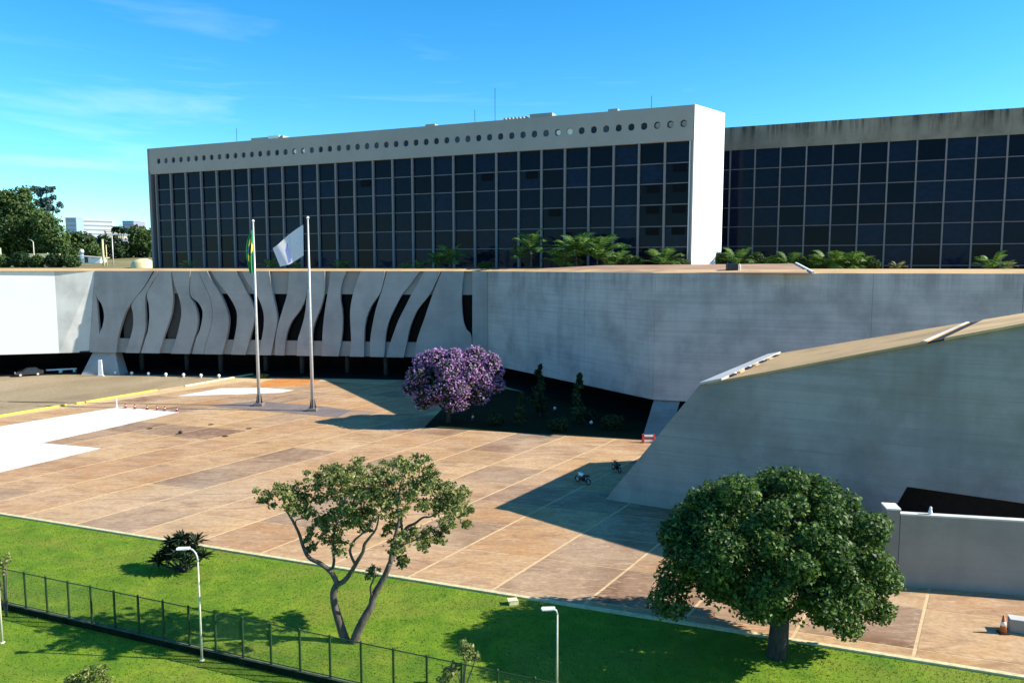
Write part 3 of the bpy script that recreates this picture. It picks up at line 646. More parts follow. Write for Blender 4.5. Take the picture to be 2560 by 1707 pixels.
# ------------------------------------------------------------------ foliage helpers
def leaves(name, m, blobs, size, parent, shell=.55, up_bias=.35, aspect=.62, flat=1.0):
    """blobs: (centre, radii, number of leaves); every leaf is a small folded four-cornered blade"""
    P, Nn = [], []
    for c, r, n in blobs:
        d = rng.normal(size=(n, 3)); d /= np.linalg.norm(d, axis=1)[:, None]
        k = (shell + (1 - shell) * rng.random(n)) ** .8 * (1 + rng.normal(size=n) * .07)
        P.append(np.array(c)[None] + d * k[:, None] * np.array(r)[None]); Nn.append(d)
    P = np.concatenate(P); Nn = np.concatenate(Nn); n = len(P)
    nm = Nn * .55 + rng.normal(size=(n, 3)) * .55; nm[:, 2] += up_bias; nm /= np.linalg.norm(nm, axis=1)[:, None]
    t = np.cross(nm, rng.normal(size=(n, 3))); t /= np.linalg.norm(t, axis=1)[:, None]; b = np.cross(nm, t)
    s = size * (.65 + .7 * rng.random(n))[:, None]
    org = np.array(ORI.get(parent.name, (0, 0, 0)))[None] if parent is not None else 0
    V = np.stack([P - t * s, P + b * s * aspect + nm * s * .18, P + t * s, P - b * s * aspect + nm * s * .18], 1) - (org[None] if parent is not None else 0)
    me = bpy.data.meshes.new(name); me.vertices.add(4 * n); me.loops.add(4 * n); me.polygons.add(n)
    me.vertices.foreach_set('co', V.reshape(-1).astype(np.float32)); me.loops.foreach_set('vertex_index', np.arange(4 * n, dtype=np.int32))
    me.polygons.foreach_set('loop_start', np.arange(0, 4 * n, 4, dtype=np.int32)); me.polygons.foreach_set('loop_total', np.full(n, 4, dtype=np.int32))
    me.materials.append(m); me.update(calc_edges=True); me.validate()
    o = bpy.data.objects.new(name, me); COL.objects.link(o); register(o, parent); ORI[o.name] = ORI.get(parent.name, Vector((0, 0, 0))) if parent is not None else Vector((0, 0, 0))
    return o
def bend(pts, n=4):                          # smooth polyline
    out = []
    for i in range(len(pts) - 1):
        p0, p1, p2, p3 = [Vector(pts[max(0, min(len(pts) - 1, j))]) for j in (i - 1, i, i + 1, i + 2)]
        for k in range(n):
            t = k / n; out.append(.5 * (2 * p1 + (p2 - p0) * t + (2 * p0 - 5 * p1 + 4 * p2 - p3) * t * t + (3 * p1 - p0 - 3 * p2 + p3) * t ** 3))
    out.append(Vector(pts[-1])); return out
def limb(mb, pts, r0, r1, seg=7):
    p = bend(pts); mb.tube(p, [r0 + (r1 - r0) * i / (len(p) - 1) for i in range(len(p))], seg)
def scatter_clumps(c, R, n, r, seed, low=-.9):
    rs = np.random.default_rng(seed); out = []; k = 0
    while len(out) < n:
        z = 1 - 2 * (k + .5) / (n * 1.05); a = k * 2.39996 + rs.random() * .5; k += 1
        if k > 3 * n: break
        if z < low: continue
        q = math.sqrt(max(0, 1 - z * z)); f = .80 + .22 * rs.random()
        rr = r * (.75 + .5 * rs.random())
        out.append((Vector((c[0] + R[0] * f * q * math.cos(a), c[1] + R[1] * f * q * math.sin(a), c[2] + R[2] * f * z)), rr))
    return out

# ------------------------------------------------------------------ big round tree
bt = empty('broadleaf_tree', at(1940, 1640, GZ), 'big dense round-crowned dark green tree on the lawn edge before the wedge building', 'tree')
B = at(1940, 1640, GZ); cc = Vector((13.75, 38.2, 5.55))
cl = scatter_clumps(cc, (5.15, 4.9, 3.4), 70, .98, 5, -.95)
cl += [(deep(1672, 1500, 37.6), 1.15), (deep(1690, 1440, 38), 1.1), (deep(2200, 1440, 38), 1.2), (deep(2190, 1520, 37.5), 1.0), (deep(1985, 1215, 39), .9), (deep(1750, 1250, 38.5), .8), (deep(1865, 1222, 38.5), .7), (deep(2195, 1310, 38.5), .75), (deep(1700, 1330, 38.5), 1.1), (deep(2120, 1560, 36.8), .9), (deep(2060, 1230, 39), 1.0)]
leaves('crown', M['leaf_big'], [(c, (r, r, r * .85), int(800 * r * r)) for c, r in cl] + [(cc, (3.9, 3.7, 2.4), 6000), (cc - up * 1.5 + Vector((0, -.8, 0)), (4.6, 3.6, 1.8), 3600)], .115, bt, .4)
mb = MB(); limb(mb, [B - up * .1, B + Vector((.05, 0, 1.0)), B + Vector((.1, .1, 2.0)), B + Vector((0, .3, 3.4))], .50, .36, 10)
limb(mb, [B + Vector((0, 0, 1.7)), B + Vector((-1.2, .2, 2.5)), B + Vector((-2.6, .5, 3.8)), B + Vector((-3.6, .8, 5.4))], .24, .07)
limb(mb, [B + Vector((.1, .1, 1.8)), B + Vector((1.6, .3, 2.9)), B + Vector((3.2, .8, 4.6))], .24, .07)
limb(mb, [B + Vector((0, .2, 2.4)), B + Vector((-.4, 1.5, 4)), B + Vector((-.8, 2.6, 6.5))], .22, .06); limb(mb, [B + Vector((0, .3, 3.2)), B + Vector((.8, .2, 5.2)), B + Vector((.9, .4, 8))], .25, .06)
limb(mb, [B + Vector((0, .1, 2.2)), B + Vector((.4, -1.4, 3.2)), B + Vector((.2, -2.4, 4.8))], .2, .06)
mb.build('trunk', M['bark_dark'], bt, True)
st = MB(); sp = B + Vector((.75, .9, 0)); st.beam(sp, sp + up * 1.5, .32, .32); so_ = st.build('wooden_post', M['bark'], None)
tag(so_, 'stubby brown wooden post right behind the big round tree trunk', 'post')

# ------------------------------------------------------------------ open two-stemmed tree
tt = empty('open_tree', at(870, 1603, GZ), 'open two-stemmed tree with thin olive foliage on the lawn behind the fence', 'tree'); tb = at(870, 1603, GZ)
def r4(x, y, dy=0.0): return deep(600 + x * .3743, 1120 + y * .3746, tb.y + dy)
mb = MB()
limb(mb, [r4(712, 1298, .1), r4(690, 1240, .1), r4(662, 1150, .1), r4(634, 1050, .1), r4(625, 960, 0), r4(650, 900, 0)], .26, .17, 9)
limb(mb, [r4(650, 905), r4(612, 830), r4(540, 770), r4(460, 728, .3), r4(420, 650, .5), r4(395, 570, .6), r4(350, 480, .7), r4(300, 395, .7), r4(290, 320, .7)], .15, .04)
limb(mb, [r4(645, 912), r4(700, 880), r4(745, 820), r4(780, 760, -.4), r4(822, 690, -.6), r4(832, 640, -.7), r4(870, 590, -.9), r4(910, 535, -1), r4(930, 440, -1.1)], .15, .04)
limb(mb, [r4(770, 775, -.3), r4(735, 690, -.6), r4(760, 620, -.8), r4(810, 575, -1), r4(870, 520, -1.2), r4(900, 400, -1.2)], .08, .03)
limb(mb, [r4(612, 830), r4(628, 750, .5), r4(620, 650, .9), r4(640, 520, 1.2), r4(680, 380, 1.4), r4(720, 250, 1.5)], .09, .03)
limb(mb, [r4(400, 580, .6), r4(370, 487, .3), r4(430, 460, .1), r4(460, 400, .1), r4(520, 260, .2)], .04, .02)
limb(mb, [r4(758, 1298, -.1), r4(785, 1225, -.1), r4(832, 1130, -.1), r4(878, 1050), r4(890, 990), r4(932, 915), r4(972, 840), r4(1002, 765)], .25, .14, 9)
limb(mb, [r4(1000, 770), r4(1040, 690, .3), r4(1082, 600, .5), r4(1112, 530, .6), r4(1170, 500, .7), r4(1222, 462, .8), r4(1290, 450, .8), r4(1420, 360, .9)], .13, .03)
limb(mb, [r4(885, 1000), r4(872, 930, -.4), r4(892, 870, -.6), r4(900, 810, -.7)], .07, .03)
limb(mb, [r4(1000, 770), r4(1020, 640, -.5), r4(1060, 480, -.9), r4(1050, 360, -1.1), r4(1090, 180, -1)], .11, .03)
limb(mb, [r4(1090, 590, .5), r4(1080, 450, 1), r4(1160, 300, 1.4), r4(1200, 160, 1.5)], .08, .03); limb(mb, [r4(1060, 650, .4), r4(1150, 620, .4), r4(1240, 570, .3), r4(1400, 480, .2)], .06, .02)
mb.build('trunk', M['bark'], tt, True)
CL4 = [(165, 310, 45), (240, 295, 65), (330, 285, 75), (330, 350, 55), (420, 335, 75), (405, 412, 45), (530, 180, 60), (620, 190, 85), (720, 175, 85), (560, 280, 80), (660, 300, 90), (760, 280, 100), (840, 180, 85), (900, 260, 100), (980, 180, 90), (1090, 115, 70), (1200, 115, 60), (1160, 220, 100), (1060, 300, 100), (960, 340, 80), (1270, 180, 55), (1250, 290, 90), (1370, 260, 70), (1370, 360, 75), (1450, 330, 85), (1520, 390, 45), (1300, 420, 60), (1430, 440, 55), (1380, 500, 50), (1515, 510, 32), (1230, 560, 60), (1330, 590, 50), (1200, 640, 50), (1110, 590, 70), (1050, 650, 60), (1090, 735, 50), (530, 450, 60), (600, 480, 70), (620, 560, 70), (650, 620, 50), (470, 580, 45), (480, 640, 35), (740, 480, 70), (790, 430, 75), (830, 530, 42), (680, 690, 40), (880, 820, 50), (1010, 530, 50), (1040, 440, 60), (850, 400, 75), (700, 400, 80)]
bl = []
for x, y, r in CL4:
    c = r4(x, y, random.uniform(-2.2, 2.2)); q = r * .0084; 
    bl.append((c, (q * 1.35, q * 1.5, q * .95), int(20 + 190 * q * q)))
    for _ in range(int(5 + 7 * q)):
        d = rng.normal(size=3) * np.array((q * .60, q * .75, q * .48)); s_ = q * random.uniform(.22, .44) + .05; bl.append((c + Vector(d), (s_ * 1.25, s_ * 1.25, s_ * .7), int(18 + 420 * s_ * s_)))
leaves('crown', M['leaf_open'], bl, .092, tt, .15)

# ------------------------------------------------------------------ purple-flowered tree
pb = Vector((-8.2, 96.0, 0)); pt = empty('flowering_tree', pb, 'round tree covered in purple blossom at the plaza edge under the long wall', 'tree')
pc = Vector((-7.6, 96.2, 5.5))
cl = scatter_clumps(pc, (4.6, 4.3, 3.1), 34, 1.25, 9, -.75) + [(deep(1085, 898, 95.5), 1.5), (deep(1185, 893, 95.8), 1.6), (deep(1235, 925, 95.5), 1.3), (deep(1045, 940, 95), 1.5), (deep(1060, 1000, 94.5), 1.4), (deep(1200, 990, 94.5), 1.3), (deep(1135, 905, 95), 1.9), (deep(1130, 960, 93), 1.9), (deep(1140, 1005, 93.5), 1.5), (deep(1095, 985, 93.5), 1.4), (deep(1060, 905, 95.5), 1.3), (deep(1210, 950, 95), 1.7), (deep(1222, 905, 95.5), 1.4), (deep(1175, 925, 94), 1.7), (deep(1135, 895, 96), 1.4), (deep(1238, 960, 95), 1.2), (deep(1030, 970, 95), 1.2)]
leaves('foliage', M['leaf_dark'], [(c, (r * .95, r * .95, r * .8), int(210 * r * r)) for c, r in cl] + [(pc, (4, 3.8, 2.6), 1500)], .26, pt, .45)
leaves('blossom', M['petal'], [(c, (r * 1.05, r * 1.05, r * .9), int(170 * r * r * (1.0 if c.z > 7 else (.75 if c.x > -7.5 and c.z > 4.6 else .42)))) for c, r in cl], .15, pt, .85, .6)
leaves('pale_blossom', M['petal2'], [(c, (r * 1.06, r * 1.06, r * .9), int(110 * r * r * (.9 if c.z > 5 else .5))) for c, r in cl], .15, pt, .85, .6)
mb = MB(); limb(mb, [pb, pb + Vector((.1, 0, 1.4)), pb + Vector((.5, 0, 3)), pb + Vector((.9, 0, 6))], .32, .1)
limb(mb, [pb + up * 1.2, pb + Vector((-1.3, -.2, 2.6)), pb + Vector((-2.6, -.2, 5))], .18, .06); limb(mb, [pb + up * 1.4, pb + Vector((1.7, .4, 2.8)), pb + Vector((3.2, .4, 5))], .18, .06)
mb.build('trunk', M['bark_dark'], pt, True)

# ------------------------------------------------------------------ spiky cycad-like plant on the lawn
def rosette(c, n, ln, tilt, name, parent, m, wd=.10):
    mb = MB()
    for k in range(n):
        a = k * 2.39996 + random.random() * .4; e = math.radians(random.uniform(tilt - 25, tilt + 42)); L_ = ln * random.uniform(.75, 1.1)
        d = Vector((math.cos(a) * math.cos(e), math.sin(a) * math.cos(e), math.sin(e))); sd = d.cross(up)
        sd = sd.normalized() if sd.length > .01 else Vector((1, 0, 0))
        p0 = c + d * .08; p1 = c + d * L_ * .55 - up * L_ * .03; p2 = c + d * L_ - up * L_ * .22; nrm = sd.cross(d)
        mb.add([p0 - sd * wd * .3, p0 + sd * wd * .3, p1 + sd * wd + nrm * .04, p1 - nrm * .02, p1 - sd * wd + nrm * .04, p2], [(0, 1, 2, 3), (0, 3, 4), (3, 2, 5), (4, 3, 5)])
    return mb.build(name, m, parent)
cy = at(462, 1428, GZ); cyc = empty('spiky_plant', cy, 'dark green spiky multi-headed plant on the lawn near the curved street lamp', 'plant')
mb = MB(); heads = []
for px, py, dy, n in ((455, 1350, .3, 46), (420, 1385, 0, 34), (480, 1378, .2, 36), (395, 1405, -.3, 26), (505, 1395, .5, 26), (445, 1395, -.5, 34), (460, 1375, .1, 34), (415, 1400, .3, 26), (490, 1355, .6, 24), (470, 1410, -.4, 26), (430, 1360, .6, 26)):
    h = deep(px, py, cy.y + dy); limb(mb, [cy + Vector((0, 0, -.05)), cy.lerp(h, .5) + Vector((0, 0, -.1)), h], .09, .06); rosette(h, int(n * 1.7), 1.0, 22, 'leaf_head', cyc, M['leaf_cycad'], .085)
mb.build('trunk', M['bark_dark'], cyc, True)

# ------------------------------------------------------------------ saplings near the fence
def small_tree(name, base, blobs, label, m, size=.09, cat='tree', stems=None):
    t = empty(name, base, label, cat)
    leaves('crown', m, [(c, (r, r, r), int(500 * r * r + 30)) for c, r in blobs], size, t, .3)
    mb = MB()
    for c, r in blobs: limb(mb, [base - up * .05, base.lerp(c, .55) + Vector((.05, 0, 0)), c], .05, .02, 6)
    mb.build('trunk', M['bark'], t, True); return t
yb = 41.9; small_tree('young_tree', Vector((deep(14, 1500, yb).x, yb, GZ)), [(deep(-8, 1420, yb), .55), (deep(14, 1400, yb), .38), (deep(-12, 1465, yb), .42)], 'thin young tree at the left end of the green fence', M['leaf_open'])
yb = 33.9; small_tree('young_tree', Vector((deep(1155, 1730, yb).x, yb, GZ)), [(deep(1166, 1628, yb), .46), (deep(1160, 1610, yb), .28), (deep(1190, 1640, yb), .25), (deep(1122, 1680, yb), .40), (deep(1110, 1700, yb), .36), (deep(1138, 1665, yb), .28)], 'leggy grey-green young tree growing at the fence right of the two-stemmed tree', M['leaf_open'])
yb = 34.5; small_tree('young_tree', Vector((deep(220, 1800, yb).x, yb, GZ)), [(deep(215, 1690, yb), .55), (deep(250, 1675, yb), .42), (deep(180, 1705, yb), .45), (deep(262, 1710, yb), .45), (deep(225, 1730, yb), .7)], 'bushy young tree in front of the fence below the curved lamp shadow', M['leaf_open'])

# ------------------------------------------------------------------ green mesh fence
f0 = Vector((-28.33, 42.25, GZ + .34)); fd = Vector((19.92, -7.68, 0)).normalized(); SPF = 1.746; FH = 2.16
fence = empty('mesh_fence', f0, 'dark green welded mesh fence crossing the lawn', 'fence')
pm = MB(); pm.beam((0, 0, -.1), (0, 0, FH), .085, .085); pm.lathe([(.05, FH - .01), (.05, FH + .03), (.01, FH + .06)], seg=6); pp_ = None
wm = MB(); nW = int(SPF / .045)
for k in range(1, nW): x = k * SPF / nW; wm.tube([(x, 0, .10), (x, 0, FH - .08)], .0034, 3, caps=False)
for z in np.arange(.1, FH - .05, .16): wm.tube([(.04, .006, z), (SPF - .04, .006, z)], .003, 3, caps=False)
rm = MB(); rm.beam((.036, 0, FH - .06), (SPF - .036, 0, FH - .06), .04, .04); rm2 = MB(); rm2.beam((.036, 0, .10), (SPF - .036, 0, .10), .035, .035)
faz = math.atan2(fd.y, fd.x); pr = None
for k in range(-4, 25):
    l = fd * SPF * k
    if pr is None:
        pr = [pm.build('post', M['fence'], fence, local=True), wm.build('mesh_panel', M['fence'], fence, local=True), rm.build('rail', M['fence'], fence, local=True), rm2.build('rail', M['fence'], fence, local=True)]; cur = pr
    else: cur = [clone(o, fence) for o in pr]
    for o in cur: o.location = l; o.rotation_euler = (0, 0, faz)
mb = MB(); a = f0 - fd * SPF * 4.6 - up * .54; b = f0 + fd * SPF * 26 - up * .54; nf = Vector((-fd.y, fd.x, 0)); mb.prism([a - nf * .12, a + nf * .12, a + nf * .12 + up * .52, a - nf * .12 + up * .52], b - a); mb.build('base_wall', M['base_shade'], fence)
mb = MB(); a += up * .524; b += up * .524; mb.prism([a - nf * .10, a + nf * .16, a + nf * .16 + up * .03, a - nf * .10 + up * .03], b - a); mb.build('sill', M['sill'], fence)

# ------------------------------------------------------------------ street lamps on the lawn
def lamp(base, h, reach, label, curve=True, lean=0.0):
    t = empty('street_lamp', base, label, 'street lamp', 'lamps along the fence')
    mb = MB(); mb.tube([base - up * .1, base + up * h * .5, base + up * (h - (.7 if curve else .25))], [.06, .05, .042], 10); mb.lathe([(.14, 0), (.14, .03), (.09, .06)], base, 10); mb.build('post', M['lamp_post'], t, True)
    a = MB(); z0 = h - (.7 if curve else .25)
    if curve: a.tube([base + Vector((-reach * (1 - math.cos(q)) * .75, 0, z0 + .68 * math.sin(q))) for q in np.linspace(0, 1.62, 9)] , .045, 8)
    else: a.tube([base + up * z0, base + Vector((-.06, 0, z0 + .2)), base + Vector((-.25, 0, h - .03))], .045, 8)
    a.build('arm', M['steel'], t, True)
    hb = MB(); hx = -reach * (.78 if curve else .1); c = base + Vector((hx - .3 if curve else -.45, 0, h - .04 if curve else h))
    hb.prism([c + Vector((.34, -.12, 0)), c + Vector((-.28, -.16, -.03)), c + Vector((-.34, 0, -.03)), c + Vector((-.28, .16, -.03)), c + Vector((.34, .12, 0))], (0, 0, .09)); hd = bevel(hb.build('lamp_head', M['white_paint'], t), .02)
    ln = MB(); ln.box(c + Vector((-.02, 0, -.035)), (.42, .2, .03)); ln.build('lens', M['steel'], hd)
    return t
lamp(at(505, 1650, GZ), 5.95, .55, 'cream street lamp with curved arm beside the spiky plant')
bz = Vector((2.15, 34.3, GZ)); lamp(bz, deep(1380, 1522, 34.3).z - GZ, .5, 'street lamp with flat white head before the big tree shadow', False)
lamp(at(6, 1606, GZ), 5.95, .55, 'street lamp post cut by the left edge of the lawn, behind the thin young tree')
mb = MB(); c = at(1283, 1509, GZ); mb.box(c + Vector((0, 0, .13)), (.55, .4, .26), .2); mb.box(c + Vector((-.05, 0, .28)), (.62, .46, .05), .2)
tag(bevel(mb.build('valve_box', M['paleyellow']), .015), 'small pale yellow concrete box lying on the lawn by the kerb', 'box')

# ------------------------------------------------------------------ flagpoles and flags
def pole(base, ztop, label):
    t = empty('flagpole', base, label, 'flagpole', 'flagpoles on the plaza')
    mb = MB(); mb.tube([base, base + up * ztop * .5, base + up * ztop], [.25, .18, .11], 12); mb.build('pole', M['steel'], t, True)
    mb = MB(); mb.lathe([(.16, 0), (.2, .12), (.16, .26), (.04, .34)], base + up * ztop, 10); mb.build('finial', M['white_paint'], t, True)
    mb = MB(); mb.box(base + up * .22, (1.3, 1.3, .42)); bevel(mb.build('base', M['greyslab'], t), .04)
    mb = MB()
    for sx, sy in ((-.45, 0), (.45, 0), (0, -.45), (0, .45)): mb.prism([base + Vector((sx, sy, .43)), base + Vector((sx * .6, sy * .6, .43)), base + Vector((sx * .6, sy * .6, 1.7))], (.1 if sx == 0 else .02, .1 if sy == 0 else .02, 0))
    mb.build('bracket', M['dark_metal'], t)
    return t
f1, f2 = at(648, 1014), at(782, 1027)
zt1, zt2 = deep(625, 555, f1.y).z, deep(763, 547, f2.y).z
pole(f1, zt1, 'left steel flagpole carrying the green and yellow flag'); pole(f2, zt2, 'right steel flagpole carrying the white flag')
# white flag blowing to the left, blue emblem
fl = empty('white_flag', Vector((f2.x, f2.y, zt2)), 'white flag with blue slanted emblem flying from the right pole', 'flag')
H0, H1, F_0, F_1 = [deep(x, y, f2.y) for x, y in ((758, 562), (759, 640), (676, 621), (697, 668))]
NU, NV = 30, 18; mb = MB(); grid = []
for j in range(NV + 1):
    for i in range(NU + 1):
        u, v = i / NU, j / NV; p = H0.lerp(F_0, u).lerp(H1.lerp(F_1, u), v)
        p += Vector((0, .28 * math.sin(u * 9 + v * 1.5) * u + .9 * u, .22 * math.sin(u * math.pi) * (1 - 2 * (1 - v)) * -.6 + .06 * math.sin(u * 7 + v))); grid.append(p)
for j in range(NV):
    for i in range(NU):
        u, v = (i + .5) / NU, (j + .5) / NV; k = 0
        if .42 + .05 * v < u < .50 + .04 * v and .06 < v < .86: k = 2
        if .53 < u < .68 and .22 + (u - .53) * 1.2 < v < .95: k = 1
        if .10 < u < .15 and (.30 < v < .42 or .5 < v < .74): k = 2
        if .20 < u < .26 and .42 < v < .50: k = 2
        a = j * (NU + 1) + i; mb.add([], [], 0); mb.f.append((a, a + 1, a + NU + 2, a + NU + 1)); mb.m.append(k)
mb.v = [tuple(p) for p in grid]
M['flag_white'] = leaf('white_cloth', (.80, .80, .82), (.82, .82, .84), (.84, .84, .86), .45, .8, .1); M['flag_blue'] = leaf('blue_print', (.24, .30, .62), (.26, .32, .64), (.28, .34, .66), .45, .8, .1); M['flag_grey'] = plain('grey_print', (.52, .56, .70), .8)
mb.build('cloth', [M['flag_white'], M['flag_blue'], M['flag_grey']], fl, True)
fb = empty('green_flag', Vector((f1.x, f1.y, zt1)), 'limp green flag with yellow lozenge hanging from the left pole', 'flag')
mb = MB(); NU, NV = 40, 30; za = deep(628, 572, f1.y).z; zb_ = deep(630, 690, f1.y).z; grid = []; px0 = deep(630, 600, f1.y).x
for j in range(NV + 1):
    for i in range(NU + 1):
        u, v = i / NU, j / NV; spread = .62 + .55 * math.sin(v * 2.6) ; zz = za + (zb_ - za) * (.06 * u + v * (.94 - .06 * u)) - .5 * u * (1 - v)
        grid.append(Vector((px0 + .15 - u * spread * .72 + .12 * math.sin(v * 5 + u * 3), f1.y - .1 + .32 * math.sin(u * 17 + v * 1.2), zz)))
for j in range(NV):
    for i in range(NU):
        u, v = (i + .5) / NU, (j + .5) / NV; dd = abs(u - .5) / .42 + abs(v - .42) / .34; k = 0
        if dd < 1: k = 1
        if (u - .5) ** 2 / .03 + (v - .44) ** 2 / .016 < 1: k = 2
        a = j * (NU + 1) + i; mb.f.append((a, a + 1, a + NU + 2, a + NU + 1)); mb.m.append(k)
mb.v = [tuple(p) for p in grid]
M['flag_green'] = leaf('green_cloth', (.02, .26, .10), (.03, .30, .12), (.04, .34, .14), .35, .8, .1); M['flag_yellow'] = plain('yellow_cloth', (.75, .62, .06), .8); M['flag_navy'] = plain('navy_print', (.05, .14, .22), .8)
mb.build('cloth', [M['flag_green'], M['flag_yellow'], M['flag_navy']], fb, True)

# ------------------------------------------------------------------ plaza furniture
for k, (a, b, m, lab) in enumerate((((-220, 1078), (166, 1013), M['yellow'], 'yellow painted kerb nearest the left edge, beside the pale paving'), ((190, 1010), (392, 976), M['yellow'], 'yellow painted kerb in the middle, behind the row of red posts'), ((462, 966), (632, 936), M['paleyellow'], 'pale faded yellow kerb reaching to the building shade'))):
    A, B_ = at(*a), at(*b); t = (B_ - A).normalized(); n = Vector((-t.y, t.x, 0)); mb = MB(); mb.prism([A - n * .2 - up * .2, A + n * .2 - up * .2, A + n * .2 + up * .22, A - n * .2 + up * .22], B_ - A)
    tag(bevel(mb.build('painted_kerb', m), .04), lab, 'kerb', 'yellow kerbs along the road')
bx = [(288.6, 937), (330, 938), (371.7, 939.5), (414.7, 941.5), (458.9, 942.5), (502.4, 944), (547.4, 945)]
mbp = MB(); mbp.lathe([(.16, 0), (.16, .18), (.14, .22)], seg=10); mbd = MB(); mbd.lathe([(.12, .20), (.22, .25), (.28, .42), (.25, .58), (.13, .70), (.02, .73)], seg=12); pr = None
for k, q in enumerate(bx):
    p = at(*q); t = empty('bollard', p, ('white round bollard nearest the pier', 'white round bollard, second from the pier', 'white round bollard, third from the pier', 'white round bollard in the middle of the row before the undercroft', 'white round bollard, third from the faded yellow kerb', 'white round bollard, second from the faded yellow kerb', 'white round bollard nearest the faded yellow kerb')[k], 'bollard', 'white bollards in a row under the fins')
    if pr is None: pr = [mbp.build('foot', M['pale'], t, local=True), mbd.build('head', M['white_paint'], t, True, local=True)]
    else:
        for o in pr: clone(o, t)
p = at(251, 940); t = empty('sign_post', p, 'slim white upright sign pillar in front of the left pier', 'sign')
mb = MB(); mb.prism([p + Vector((-.42, 0, 0)), p + Vector((.42, 0, 0)), p + Vector((.28, 0, 3.0)), p + Vector((-.28, 0, 3.0))], (0, .25, 0)); mb.build('panel', M['white_paint'], t); mb = MB(); mb.box(p + Vector((0, .12, .06)), (1.2, .6, .12)); mb.build('base', M['pale'], t)
a, b = at(116, 933), at(192, 929); t = empty('barrier', a, 'long white concrete bench-like barrier between the car and the pier', 'barrier')
mb = MB(); mb.beam(a + up * .62, b + up * .62, .5, .28); mb.build('beam', M['white_paint'], t); mb = MB(); c = a.lerp(b, .47); mb.box(c + up * .24, (.5, .4, .479)); mb.build('foot', M['white_paint'], t)
mb = MB(); c = a.lerp(b, .93); mb.box(c + up * .24, (.4, .4, .479)); mb.build('foot', M['white_paint'], t)
cones = [(292, 1019), (314, 1020), (337, 1022), (368, 1024), (393, 1025), (412, 1027), (442, 1029)]
mb1 = MB(); mb1.lathe([(.24, 0), (.24, .05), (.15, .07), (.12, .36)], seg=10); mb2 = MB(); mb2.lathe([(.12, .36), (.105, .44)], seg=10); mb3 = MB(); mb3.lathe([(.105, .44), (.09, .60), (.05, .66)], seg=10); pr = None
for k, q in enumerate(cones):
    p = at(*q); t = empty('plaza_post', p, 'tall white post at the left end of the short red post row' if k == 0 else ('', 'short red post right next to the tall white post', 'short red banded post, second from the tall white post', 'short red banded post, third from the tall white post', 'short red banded post, third from the free end of the row', 'short red banded post, second from the free end of the row', 'short red banded post at the free end of the row')[k], 'post', None if k == 0 else 'red posts beside the pale paving')
    if k == 0:
        mb = MB(); mb.lathe([(.22, 0), (.22, .06), (.1, .08), (.09, 1.25), (.03, 1.3)], seg=10); mb.build('post', M['white_paint'], t, local=True); continue
    if pr is None: pr = [mb1.build('base', M['dark_red'], t, local=True), mb2.build('band', M['white_paint'], t, local=True), mb3.build('top', M['dark_red'], t, local=True)]
    else:
        for o in pr: clone(o, t)
mb = MB(); mb.lathe([(.0, 0), (.18, .02), (.25, .14), (.21, .30), (.09, .37), (.01, .38)], at(451, 1084), 12); tag(mb.build('drum', M['black'], None, True), 'small black round lump alone on the sunlit plaza', 'drum')
def cone(base, h, label, m, body='body'):
    t = empty('traffic_cone', base, label, 'traffic cone'); s = h / .9
    mb = MB(); mb.box(base + up * .03 * s, (.42 * s, .42 * s, .06 * s)); mb.build('base', M['black'], t)
    mb = MB(); mb.lathe([(.17 * s, .06 * s), (.05 * s, .9 * s)], base, 12); mb.build(body, m, t, True)
    mb = MB(); mb.lathe([(.131 * s, .4 * s), (.098 * s, .62 * s)], base, 12); mb.build('band', M['white_paint'], t, True)
cone(at(2507, 1582), 1.0, 'orange-brown traffic cone with white band beside the concrete block', M['orange'])
cone(at(1182, 1052), 1.0, 'red traffic cone in the shade by the flowering tree', M['red'])
a = at(2524, 1580); t = empty('concrete_block', a, 'grey concrete block with sunlit top at the right edge beside the traffic cone', 'block'); d = (kb - ka).normalized()
mb = MB(); mb.prism([a, a + d * 2.6, a + d * 2.6 + up * .72, a + up * .72], KN * .6); bevel(mb.build('block', M['low'], t), .03); mb = MB(); q = a - KN * .02 + up * .722; mb.prism([q, q + d * 2.6, q + d * 2.6 + up * .05, q + up * .05], KN * .64); mb.build('cap', M['pale'], t)  # paler slab on top puts the sunlight on the block into colour
p = at(1621, 1106); t = empty('road_barrier', p, 'red and white plastic barrier standing by the leaning pier', 'barrier')
for sx in (-.62, .62):
    mb = MB(); mb.prism([p + Vector((sx - .1, -.35, 0)), p + Vector((sx - .1, .35, 0)), p + Vector((sx - .1, .08, 1.0)), p + Vector((sx - .1, -.08, 1.0))], (.2, 0, 0)); mb.build('leg', M['red'], t)
for z, m in ((.82, 'white_paint'), (.52, 'red'), (.24, 'white_paint')): mb = MB(); mb.box(p + Vector((0, -.12 - .05 * (.82 - z), z)), (1.0, .08, .22)); mb.build('board', M[m], t)
